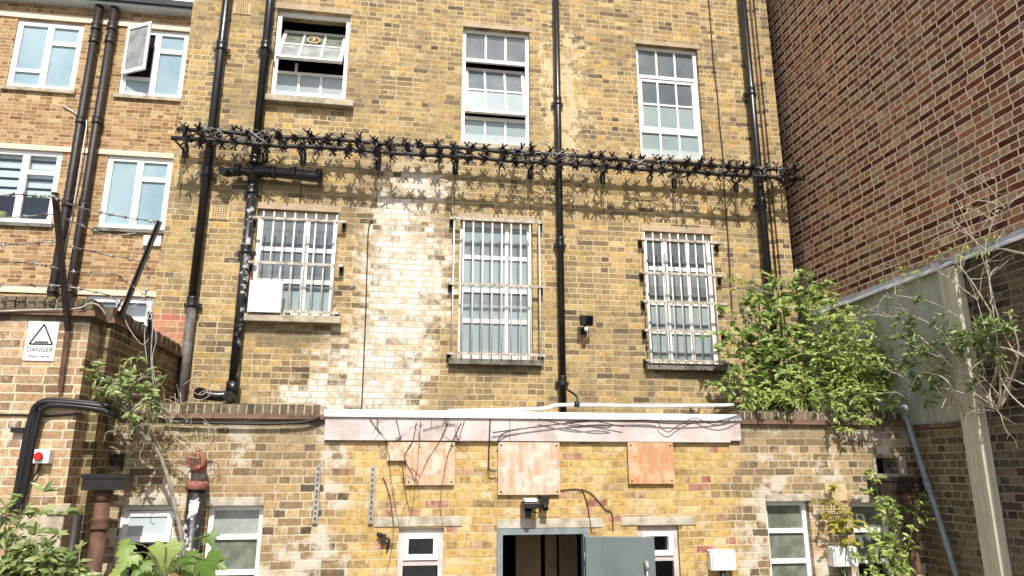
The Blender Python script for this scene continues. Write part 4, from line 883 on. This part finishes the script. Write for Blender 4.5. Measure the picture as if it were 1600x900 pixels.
# short black pipe beside the rusty one
xp2 = P(128, 840, YB - .05).x
b = B(); b.tube([(XB2 + .05, YB - .02, 0), (XB2 + .05, YB - .02, P(128, 800, YB).z)], .045, 12); tag(b.build('drainpipe', M['rustblack']), 'short dark pipe at the corner of the left wall beside the rusty downpipe', 'drainpipe', 'black drainpipes')

# ================================================================== left orange building
LWs = {}
LWs['a'] = rect(YL, (28, 30), (131, 38.5), (116.5, 143), (9, 135.5)); LWs['b'] = rect(YL, (200, 42.7), (296, 51), (285, 155.5), (184, 148)); LWs['c'] = rect(YL, (-22, 228), (96, 237.5), (82, 352), (-40, 344)); LWs['d'] = rect(YL, (168, 241.5), (271.5, 248.5), (256.7, 361.5), (153, 355)); LWs['e'] = rect(YL, (135, 461), (238, 466), (225, 580), (120, 575))
lb = empty('brick_building', (-6, YL, 0), 'orange brick block with white plastic windows at the far left', 'building')
ztopL = zof(150, 15, YL)
XL1 = -2.4
b = B(); wall_mesh(b, -12, XL1, 0, ztopL, YL, .3, list(LWs.values())); b.box(-12, -11.98, YL + .3, YL + 8, 0, ztopL); b.build('wall', M['orange'], lb)
for (y0, y1) in (((17, 40.5), (25, 50)), ((225, 240), (233, 248.2)), ((447, 457.5), (457, 465.5))):
    za = (P(2, y0[0], YL).z + P(280, y0[1], YL).z) / 2; zb_ = (P(2, y1[0], YL).z + P(280, y1[1], YL).z) / 2
    b = B(); b.box(-12, XL1, YL - .03, YL - .001, zb_ + .004, za); b.build('lintel_band', M['cream'], lb)
zf = ztopL; b = B(); b.box(-12.1, XL1, YL - .22, YL + .1, zf + .003, zf + .13); b.build('gutter', M['gutter'], lb)
b = B(); b.box(-12.1, XL1, YL - .30, YL - .221, zf + .06, zf + .17); b.hexa([(-12.1, YL - .2, zf + .132), (XL1, YL - .2, zf + .132), (XL1, YL + 4, zf + .132), (-12.1, YL + 4, zf + .132), (-12.1, YL - .2, zf + .16), (XL1, YL - .2, zf + .16), (XL1, YL + 4, zf + 1.2), (-12.1, YL + 4, zf + 1.2)]); b.build('roof', M['slate'], lb)
a = P(190, 6, YL + .6); c = P(305, 6, YL + .6); b = B(); b.box(a.x, c.x + 1.2, YL + .6, YL + 3, zf + .1, zf + 1.6); dm = b.build('dormer', M['pvc'], lb); b = B(); x0 = P(243, 4, YL + .55).x; b.box(x0, x0 + .25, YL + .56, YL + .599, zf + .3, zf + 1.2); b.build('dormer_pane', M['bluepane'], dm)
b = B(); b.bar(P(262, -6, YL + .5), P(275, 11, YL + .5), .05); b.build('dormer_strut', M['black'], dm)
def upvc(h, style, label, sub=(.3, .28), mats=('bluepane', 'frostpale'), mull=.5):
    x0, x1, z0, z1 = h; y = YL + .03; fw = .10; xm = x0 + (x1 - x0) * mull; b = B(); frame_grid(b, x0, x1, z0, z1, y, fw, [], [], .06, .07); b.box(xm - .06, xm + .06, y + .003, y + .065, z0 + fw, z1 - fw)
    if style[0]: zl_ = z0 + (z1 - z0) * .27; b.box(x0 + fw, xm - .04, y + .006, y + .06, zl_ - .035, zl_ + .035)
    zr = z0 + (z1 - z0) * .70; b.box(xm + .04, x1 - fw, y + .006, y + .06, zr - .045, zr + .045)
    o = b.build('window', M['pvc'], lb); tag(o, label); b = B(); pane_quad(b, x0 + .03, xm, z0 + .03, z1 - .03, y + .04, 1 if style[1] == 'open' else 0); pane_quad(b, xm, x1 - .03, z0 + .03, z1 - .03, y + .04, 0); b.build('pane', [M[mats[0]], M[mats[1]]], o)
    b = B(); b.box(x0 - .06, x1 + .05, YL - .06, YL + .1, z0 - .07, z0 - .002); b.build('sill', M['darkstone' if style[2] else 'stone'], o); return o, xm, y
upvc(LWs['a'], (1, 'shut', 0), 'top left plastic window shut')
o, xm, y = upvc(LWs['b'], (1, 'open', 0), 'top right plastic window with a casement swung open', mats=('bluepane', 'dark'))
x0, x1, z0, z1 = LWs['b']; zl_ = z0 + (z1 - z0) * .27 + .02; an = R(28); hw = xm - x0
def T3(u, d, z): return (x0 + .02 + u * math.cos(an) - d * math.sin(an) * 0, y - .03 - u * math.sin(an) - d, z)
b = B(); W_ = hw * 1.02
for (u0, u1, c0, c1) in ((0, .07, zl_, z1 - .02), (W_ - .07, W_, zl_, z1 - .02), (.07, W_ - .07, zl_, zl_ + .07), (.07, W_ - .07, z1 - .09, z1 - .02)):
    b.hexa([T3(u0, .05, c0), T3(u1, .05, c0), T3(u1, 0, c0), T3(u0, 0, c0), T3(u0, .05, c1), T3(u1, .05, c1), T3(u1, 0, c1), T3(u0, 0, c1)])
b.build('open_casement', M['pvc'], o); b = B(); b.quad([T3(.05, .025, zl_ + .05), T3(W_ - .05, .025, zl_ + .05), T3(W_ - .05, .025, z1 - .07), T3(.05, .025, z1 - .07)]); b.build('casement_glass', M['dirtypane'], o); room(o, LWs['b'], YL, 1.2)
b = B(); pane_quad(b, x0 + .03, xm, z0 + .03, zl_ - .03, y + .035); b.build('low_pane', M['bluepane'], o)
o, xm, y = upvc(LWs['c'], (0, 'shut', 1), 'lower left plastic window with horizontal slatted blind', mats=('glass', 'glass'), mull=.52)
x0, x1, z0, z1 = LWs['c']; room(o, LWs['c'], YL, 1.5, 'net'); b = B(); z = z1 - .02
while z > z0 + (z1 - z0) * .38: b.box(x0, x1, y + .12, y + .125, z - .13, z); z -= .185
b.build('slatted_blind', M['blind'], o)
q = P(2, 338, YL + .2); b = B(); b.tube([(q.x - .1, YL + .2, q.z), (q.x - .06, YL + .2, q.z), (q.x + .06, YL + .2, q.z), (q.x + .1, YL + .2, q.z)], .1, 12, r2=[.05, .1, .1, .05]); b.build('yellow_cushion', M['leafE'], o)
upvc(LWs['d'], (0, 'shut', 1), 'lower right plastic window shut', mats=('bluepane', 'bluepane'), mull=.5); upvc(LWs['e'], (0, 'shut', 0), 'ground floor plastic window mostly hidden by the wall', mats=('greypane', 'greypane'))
# two dark pipes on the left building
yl = YL - .12
for lab, t, e in (('left one of the two dark pipes on the orange building', (152, 0), (88, 455)), ('right one of the two dark pipes on the orange building', (177, 0), (115, 455))):
    x = (P(*t, yl).x + P(*e, yl).x) / 2; zz1 = ztopL + 2.2; o = empty('soil_pipe', (x, yl, 0), lab, 'drainpipe', 'dark pipes on the orange building'); b = B(); b.tube([(x, yl, 0), (x, yl, zz1)], .074, 14); b.build('pipe', M['rustblack'], o)
    for py in (4, 42, 62, 188, 318, 452): collar(o, (x, yl, 10), (x, yl, 0), (10 - zof(e[0] + (t[0] - e[0]) * (455 - py) / 455, py, yl)) / 10, .074, .08, 'rustblack', False)
tubething('cable', 'thin white cable running down between the two dark pipes', 'cable', [P(97, 164, yl + .09), P(118, 177, yl + .09), P(135, 188, yl + .02), P(128, 240, yl + .0), P(112, 340, yl + .09), P(96, 410, yl + .05), P(86, 460, yl + .05)], .012, 'cond')
b = B(); a, c = P(226, 369, YL), P(252, 386, YL); b.box(a.x, c.x, YL - .06, YL - .001, c.z, a.z); tag(b.build('junction_box', M['whitebox'], None, .01), 'small white box under the lower right window of the orange building', 'box', 'white wall boxes')

# ================================================================== right: red building and boundary wall
rb = empty('brick_building', (XR + .1, 4, 0), 'dark red brick wall of the neighbouring building at right', 'building')
b = B(); b.box(XR + .06, XR + .4, -3, YM + 6, 0, 12); b.build('wall', M['red'], rb)
b = B(); b.box(XR + .0, XR + .5, -3, YM + 6, 12.002, 12.2); b.build('parapet_coping', M['stone'], rb)
bw_ = empty('boundary_wall', (XR, 5.5, 0), 'tall sooty right boundary wall with grey rendered panel, concrete post and lead capping', 'wall')
ZC = 4.66; pa = PX(1464, 411, XR - .12); pb = PX(1489, 411, XR - .12); YP0, YP1 = pb.y, pa.y
b = B(); b.box(XR, XR + .055, YE - .5, YP1 + .1, 0, 3.02); b.box(XR, XR + .055, YP1 + .1, YM, 0, 3.02) if False else None
b.build('brickwork', M['olive'], bw_) if False else None
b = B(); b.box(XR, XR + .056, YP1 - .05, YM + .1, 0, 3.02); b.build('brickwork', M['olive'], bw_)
b = B(); b.box(XR - .03, XR + .056, YP1 - .05, YM - .02, 3.022, 3.07); b.build('tile_creasing', M['creasing'], bw_)
b = B(); b.box(XR - .004, XR + .056, YP1 - .05, YM + .1, 3.072, ZC); b.build('rendered_panel', M['render'], bw_)
b = B(); b.box(XR - .02, XR + .056, -3, YP1 - .051, 0, ZC); b.build('sooty_brickwork', M['sooty'], bw_)
b = B(); b.box(XR - .13, XR - .0205, YP0, YP1, 0, ZC - .10); b.build('concrete_post', M['conc'], bw_, .008)
b = B(); y = YM - .1; 
while y > -3:
    y2 = max(-3, y - rnd.uniform(.7, 1.1)); k = rnd.uniform(-.012, .012); b.hexa([(XR - .09, y2, ZC - .075 + k), (XR + .056, y2, ZC + .003), (XR + .056, y, ZC + .003), (XR - .09, y, ZC - .075 - k), (XR - .085, y2, ZC - .05 + k), (XR + .056, y2, ZC + .07 + k), (XR + .056, y, ZC + .07 - k), (XR - .085, y, ZC - .05 - k)]); y = y2 - .004
b.build('lead_capping', M['lead'], bw_)
# grey leaning pipe
gp = [PX(1414, 636, XR - .16), PX(1416, 650, XR - .13), PX(1425, 680, XR - .11), PX(1447, 750, XR - .10), PX(1470, 820, XR - .1), PX(1496, 905, XR - .1)]
o = empty('waste_pipe', gp[-1], 'grey plastic pipe slanting down the shaded right corner', 'pipe'); b = B(); b.tube(smooth_path([gp[0] + Vector((-.15, .25, .05)), gp[0]] + gp[1:2], 4) + gp[2:], .027, 12); b.build('pipe', M['greypipe'], o); c = gp[3]; d = (gp[4] - gp[3]).normalized(); c = PX(1449, 757, XR - .1); b = B(); b.tube([c - d * .05, c + d * .05], .034, 12); b.build('joint', M['greypipe'], o)

# ================================================================== plants
def leafset(b, centers, n, L, Wd, shape='lance', droop=.3, up=.4):
    """many single leaves scattered through uneven clumps; each leaf is a folded blade"""
    tot = sum(c[1] ** 2 for c in centers)
    for (c, r, *rest) in centers:
        sq = rest[0] if rest else 1; k = max(1, int(n * r * r / tot / 9))
        for _ in range(k):
            while True:
                v = Vector((rnd.uniform(-1, 1), rnd.uniform(-1, 1), rnd.uniform(-1, 1)))
                if .1 < v.length < 1: break
            rr = r * (.35 + .6 * v.length); p = c + Vector((v.x * rr, v.y * rr * sq, v.z * rr))
            d = (v.normalized() * .7 + Vector((rnd.gauss(0, .6), rnd.gauss(-.25, .45), rnd.gauss(.22 - droop * .5, .32)))).normalized()
            ln = min(L * rnd.uniform(1.2, 2.8), r * 1.2); m = rnd.randint(6, 11)
            for q in range(m):
                t = (q + .5) / m; pp = p + d * (t * ln) + Vector((0, 0, -t * t * ln * .22 * (1 + droop)))
                side = Vector((rnd.gauss(0, 1), rnd.gauss(0, .8), rnd.gauss(-.1, .35)))
                one_leaf(b, pp, (d * .55 + side * .7).normalized(), L * rnd.uniform(.6, 1.2) * (1.1 - .35 * t), Wd * rnd.uniform(.75, 1.2), shape, up)
def one_leaf(b, p, d, L, Wd, shape, up=.4):
    nrm = Vector((rnd.gauss(0, .32), rnd.gauss(-.7, .3), rnd.gauss(up + .35, .3))).normalized(); s = d.cross(nrm)
    if s.length < .05: s = d.cross(Vector((1, 0, 0)))
    s.normalize(); nn = s.cross(d).normalized()
    if shape == 'lance': prof = [(0, 0), (.2, .38), (.45, .5), (.75, .3), (1, 0)]
    else: prof = [(0, .05), (.12, .5), (.3, .34), (.42, .62), (.55, .3), (.75, .22), (1, 0)]
    i = len(b.v); mid = []
    for t, w in prof:
        c = p + d * (t * L) - nn * (t * t * L * .22); e = nn * (abs(w) * Wd * .35)
        b.v += [tuple(c - s * w * Wd + e), tuple(c), tuple(c + s * w * Wd + e)]
    for k in range(len(prof) - 1):
        a = i + k * 3
        b.f += [(a, a + 1, a + 4, a + 3), (a + 1, a + 2, a + 5, a + 4)]; b.m += [0, 0]; b.sm += [True, True]
def twig(b, p, d, L, r, depth=2, bend=.35, kink=5):
    pts = [Vector(p)]; dd = Vector(d).normalized()
    for k in range(kink):
        dd = (dd + Vector((rnd.gauss(0, bend), rnd.gauss(0, bend * .6), rnd.gauss(0, bend)))).normalized(); pts.append(pts[-1] + dd * L / kink)
    b.tube(pts, r, 5, r2=r * .35, cap=False)
    if depth > 0:
        for k in range(rnd.choice((2, 3, 3, 4))):
            j = rnd.randrange(1, len(pts)); nd = (dd + Vector((rnd.gauss(0, .8), rnd.gauss(0, .4), rnd.gauss(0, .8)))).normalized(); twig(b, pts[j], nd, L * rnd.uniform(.35, .65), r * .55, depth - 1, bend, kink)
def clump(px, py, rpx, Y=None, X=None, sq=.8):
    p = P(px, py, Y) if X is None else PX(px, py, X); r = (P(px + rpx, py, p.y) - P(px - rpx, py, p.y)).length / 2 if X is None else rpx * (p - O).dot(FW) / FPX
    return (p, r, sq)
def plant(name, label, cat, root, clumps, n, L, Wd, mat, shape='lance', stem='bark', stemr=.018, nst=7, extra=0, group=None, droop=.3, up=.4):
    o = empty(name, root, label, cat, group); b = B(); leafset(b, clumps, n, L, Wd, shape, droop, up); b.build('foliage', M[mat], o); b = B()
    for k in range(nst):
        c = clumps[k % len(clumps)]; mid = (Vector(root) + c[0]) / 2 + Vector((rnd.gauss(0, .08), rnd.gauss(0, .06), rnd.gauss(0, .06)))
        b.tube(smooth_path([root, mid, c[0], c[0] + (c[0] - mid).normalized() * c[1] * .9], 5), stemr, 6, r2=stemr * .25)
    for k in range(extra):
        c = rnd.choice(clumps[:nst]); twig(b, c[0], (rnd.gauss(0, 1), rnd.gauss(-.3, .4), rnd.gauss(.2, 1)), c[1] * 1.3, .006, 1)
    b.build('stem', M[stem], o); return o
cl = lambda L, **k: [clump(*q, **k) for q in L]
plant('shrub', 'broad leaved green shrub on the flat roof against the lower right window', 'shrub', P(1200, 640, 8.0),
      cl([(1180, 450, 26), (1215, 455, 34), (1255, 462, 36), (1160, 490, 30), (1200, 500, 45), (1245, 510, 48), (1150, 530, 22), (1165, 560, 36), (1215, 560, 48), (1265, 560, 45), (1150, 600, 24), (1185, 610, 38), (1235, 615, 38), (1278, 440, 14)], Y=7.85), 2300, .115, .056, 'leafA', 'broad', extra=10)
plant('shrub', 'bright yellow green bushy shrub spilling over the right parapet', 'shrub', P(1330, 650, 7.5),
      cl([(1292, 498, 20), (1318, 516, 26), (1345, 508, 14), (1285, 556, 34), (1325, 562, 36), (1362, 566, 28), (1395, 582, 18), (1300, 596, 34), (1345, 600, 32), (1385, 604, 24), (1412, 604, 12), (1255, 608, 24), (1215, 612, 18), (1170, 612, 16), (1428, 572, 12), (1425, 610, 12), (1408, 548, 9)], Y=7.4) + cl([(1300, 622, 16), (1355, 625, 16), (1340, 650, 11), (1325, 672, 7), (1312, 655, 8), (1392, 628, 12), (1232, 628, 10), (1185, 626, 8), (1410, 632, 8), (1360, 648, 7)], Y=7.03), 5200, .085, .025, 'leafB', extra=14, droop=.15)
plant('shrub', 'grey green half dead shrub against the right boundary wall post', 'shrub', PX(1560, 640, XR - .15),
      cl([(1530, 522, 16), (1500, 530, 15), (1556, 512, 15), (1478, 536, 9), (1545, 548, 14), (1430, 545, 12), (1452, 600, 13), (1408, 500, 9), (1505, 560, 8), (1578, 498, 8), (1524, 590, 9), (1420, 575, 14), (1440, 472, 8), (1400, 535, 12), (1470, 500, 9), (1425, 512, 12), (1450, 545, 12), (1440, 615, 12), (1470, 575, 10)], X=XR - .28, sq=.6), 1700, .08, .023, 'leafC', extra=6, nst=10, stem='deadtwig', stemr=.01, droop=.1)
plant('wall_plant', 'small pale plant growing along the lead capping', 'plant', PX(1500, 405, XR - .05), cl([(1412, 425, 9), (1438, 418, 9), (1470, 402, 8), (1500, 395, 12), (1520, 388, 10), (1545, 378, 13), (1385, 432, 6)], X=XR - .08), 330, .055, .016, 'leafB', nst=5, stemr=.004)
b = B()
for pts in ([(1600, 640), (1570, 600), (1545, 520), (1520, 450), (1500, 400)], [(1590, 560), (1560, 500), (1540, 420), (1510, 350), (1490, 312)], [(1555, 500), (1548, 430), (1540, 380), (1555, 330), (1558, 280)], [(1500, 500), (1450, 480), (1400, 462), (1380, 460)], [(1480, 520), (1430, 500), (1390, 490)], [(1470, 560), (1420, 540), (1400, 520)], [(1520, 610), (1470, 580), (1430, 570), (1395, 575), (1350, 578)], [(1515, 640), (1480, 600), (1440, 590), (1420, 600), (1400, 620), (1370, 625)], [(1600, 560), (1560, 540), (1530, 560), (1500, 590)], [(1600, 600), (1570, 590), (1560, 620), (1545, 640)], [(1540, 640), (1548, 600), (1560, 570), (1556, 540)], [(1500, 590), (1490, 620), (1480, 650), (1470, 655)], [(1600, 300), (1580, 330), (1560, 345)], [(1600, 395), (1570, 390), (1540, 380), (1500, 350)], [(1530, 470), (1500, 440), (1470, 420), (1450, 415)], [(1545, 490), (1520, 430), (1490, 405)], [(1490, 600), (1500, 640), (1530, 625)], [(1445, 560), (1425, 610), (1430, 640)]):
    w = smooth_path([PX(x, y, XR - .3 + rnd.uniform(-.12, .12)) + Vector((rnd.gauss(0, .02), rnd.gauss(0, .03), rnd.gauss(0, .03))) for x, y in pts], 4); b.tube(w, rnd.uniform(.005, .009), 5, r2=.0025)
    for _ in range(4): j = rnd.randrange(len(w) // 3, len(w)); twig(b, w[j], (rnd.gauss(0, .7), rnd.gauss(0, .7), rnd.gauss(.3, .7)), rnd.uniform(.15, .4), .005, 1, .3, 4)
tag(b.build('dead_branches', M['deadtwig']), 'bleached leafless branches sprawling over the right boundary wall', 'branches')
plant('climber', 'yellow green climbing plant in the shaded right corner below the hopper', 'climbing plant', P(1400, 905, YE - .3), cl([(1360, 750, 12), (1372, 775, 14), (1385, 800, 14), (1375, 850, 20), (1400, 830, 18), (1380, 880, 26), (1410, 870, 20), (1430, 800, 14), (1440, 775, 9), (1355, 890, 18), (1420, 905, 20)], Y=YE - .3), 900, .07, .03, 'leafB', 'broad', stemr=.007, stem='greenstem', nst=9)
plant('climber', 'yellowing creeper over the air brick above the white box', 'climbing plant', P(1318, 900, YE - .12), cl([(1305, 790, 12), (1312, 810, 16), (1320, 830, 15), (1295, 815, 10), (1325, 845, 10), (1300, 765, 8)], Y=YE - .14), 260, .075, .028, 'leafE', 'broad', stemr=.005, stem='greenstem', nst=4)
plant('shrub', 'small leafy shrub growing from the corner of the left wall', 'shrub', P(205, 650, 6.75), cl([(160, 585, 18), (185, 595, 26), (150, 605, 16), (210, 600, 22), (180, 620, 22), (225, 625, 22), (200, 640, 18), (240, 610, 14), (205, 560, 12), (165, 565, 10)], Y=6.62), 480, .085, .025, 'leafC', stemr=.01, nst=8, extra=4)
plant('shrub', 'leggy green shrub filling the bottom left corner', 'shrub', P(50, 905, 5.4) - Vector((0, 0, 1.6)), cl([(10, 865, 22), (42, 878, 22), (75, 872, 15), (18, 828, 12), (48, 842, 10), (100, 884, 14), (25, 896, 28), (70, 902, 24), (120, 902, 12), (8, 802, 8), (62, 800, 5), (90, 838, 6), (30, 806, 5), (140, 905, 10), (125, 862, 5), (66, 770, 3), (4, 780, 4), (100, 800, 3), (35, 780, 3)], Y=5.4), 1000, .105, .032, 'leafC', stemr=.006, nst=15, extra=12, stem='deadtwig', droop=.1)
# sycamore seedling with big lobed leaves
def lobed(b, c, tipdir, nrm, s):
    tip = Vector(tipdir).normalized(); nrm = Vector(nrm).normalized(); sd = tip.cross(nrm).normalized(); nrm = sd.cross(tip)
    out = [(0, -.1), (.12, -.22), (.34, -.32), (.3, -.18), (.56, -.1), (.46, .02), (.6, .22), (.42, .2), (.3, .24), (.34, .4), (.2, .42), (.16, .6), (0, .82)]
    out = out + [(-x, y) for x, y in reversed(out[1:-1])]
    i = len(b.v); b.v.append(tuple(c + tip * .08 * s + nrm * .03 * s))
    for x, y in out: b.v.append(tuple(c + sd * x * s + tip * y * s - nrm * (x * x * .35 + y * y * .15) * s + nrm * .03 * s * math.cos(9 * math.atan2(x, y))))
    for k in range(len(out)): b.f.append((i, i + 1 + k, i + 1 + (k + 1) % len(out))); b.m.append(0); b.sm.append(True)
ys = 5.75; root = P(255, 905, ys); root.z = 0
sy_ = empty('sycamore_sapling', root, 'young sycamore sapling with large bright lobed leaves below the open window', 'sapling'); b = B(); st2 = B(); top = P(258, 880, ys); st2.tube([root, (root.x + .03, ys, 1.0), top], .014, 6, r2=.007)
for (px, py, tx, tz, s) in ((200, 850, -.6, -.6, .13), (202, 868, -.4, -.7, .16), (258, 856, .1, -1, .22), (252, 880, -.2, -1, .28), (290, 872, .7, -.7, .17), (328, 836, .3, -.9, .12), (322, 876, .3, -1, .22), (338, 880, .9, -.4, .11), (232, 905, -.2, -1, .22), (282, 905, .5, -.8, .22), (312, 908, .4, -1, .2), (190, 890, -.8, -.5, .13), (222, 878, -.4, -.9, .16)):
    c = P(px, py, ys + rnd.uniform(-.15, .15)); lobed(b, c, (tx + rnd.gauss(0, .1), -.35 + rnd.gauss(0, .15), tz), (rnd.gauss(0, .3), -.85, .5), s); st2.tube(smooth_path([top + Vector((0, 0, -.1)), (top + c) / 2 + Vector((0, 0, .04)), c], 4), .005, 5)
b.build('foliage', M['leafD'], sy_); st2.build('stem', M['greenstem'], sy_)
# bare vine with tangled tendrils in the left corner
vn = empty('bare_vine', P(285, 860, YE - .3), 'grey bare vine stem twisting down past the open window at left', 'vine')
b = B(); b.tube(smooth_path([P(168, 590, 6.75), P(195, 632, 6.75), P(215, 672, 6.8), P(245, 702, 6.85), P(262, 745, 6.85), P(275, 800, 6.85), P(284, 840, 6.85), P(290, 905, 6.85)], 6), .013, 8, r2=.021); b.build('stem', M['bark'], vn)
b = B()
for k in range(34):
    px, py = rnd.uniform(190, 320), rnd.uniform(600, 700); pts = []
    a = rnd.uniform(0, 6.28); r_ = rnd.uniform(8, 34); sw = rnd.uniform(1.5, 4.5) * rnd.choice((-1, 1))
    yb_ = rnd.uniform(6.6, 7.0)
    for t in range(7): pts.append(P(px + r_ * math.cos(a + sw * t / 6) + t * rnd.uniform(-4, 4), py + r_ * math.sin(a + sw * t / 6) * .8 + t * rnd.uniform(-2, 6), yb_ + .02 * t))
    b.tube(smooth_path(pts, 4), rnd.uniform(.002, .004), 4)
b.build('tendrils', M['deadtwig'], vn)
# dry creeper on the fascia and stepped board
b = B()
def cr(pts, r=.0042):
    w = smooth_path([P(x + rnd.gauss(0, 1), y, YE - .058 if y < 690 else (YE - .052 if 605 < x < 712 and y < 758 else YE - .018)) for x, y in pts], 4); b.tube(w, r, 4, r2=r * .35)
    for _ in range(9):
        j = rnd.randrange(1, len(w)); p0 = w[j]; p1 = p0 + Vector((rnd.gauss(0, .06), 0, rnd.gauss(.02, .07))); b.tube([p0, (p0 + p1) / 2 + Vector((rnd.gauss(0, .01), 0, .01)), p1], .002, 4, r2=.0008)
for pts in ([(576, 655), (590, 672), (602, 690), (606, 715), (612, 750), (618, 790), (624, 822)], [(590, 655), (592, 670), (603, 688)], [(618, 655), (625, 685)], [(650, 660), (642, 690), (632, 715), (645, 750), (646, 790), (640, 820)], [(658, 658), (655, 700), (652, 735), (648, 752)], [(700, 660), (690, 685), (670, 715), (655, 745)], [(720, 660), (708, 690), (700, 720), (692, 750), (688, 790), (692, 822)], [(725, 658), (715, 688)], [(660, 672), (690, 665), (715, 662)], [(598, 745), (610, 780), (616, 840), (605, 895)], [(628, 720), (634, 760), (642, 800)], [(785, 770), (790, 740), (800, 715), (805, 700)]): cr(pts)
tag(b.build('dry_creeper', M['darkstem']), 'dry brown creeper stems over the fascia and stepped board', 'creeper')
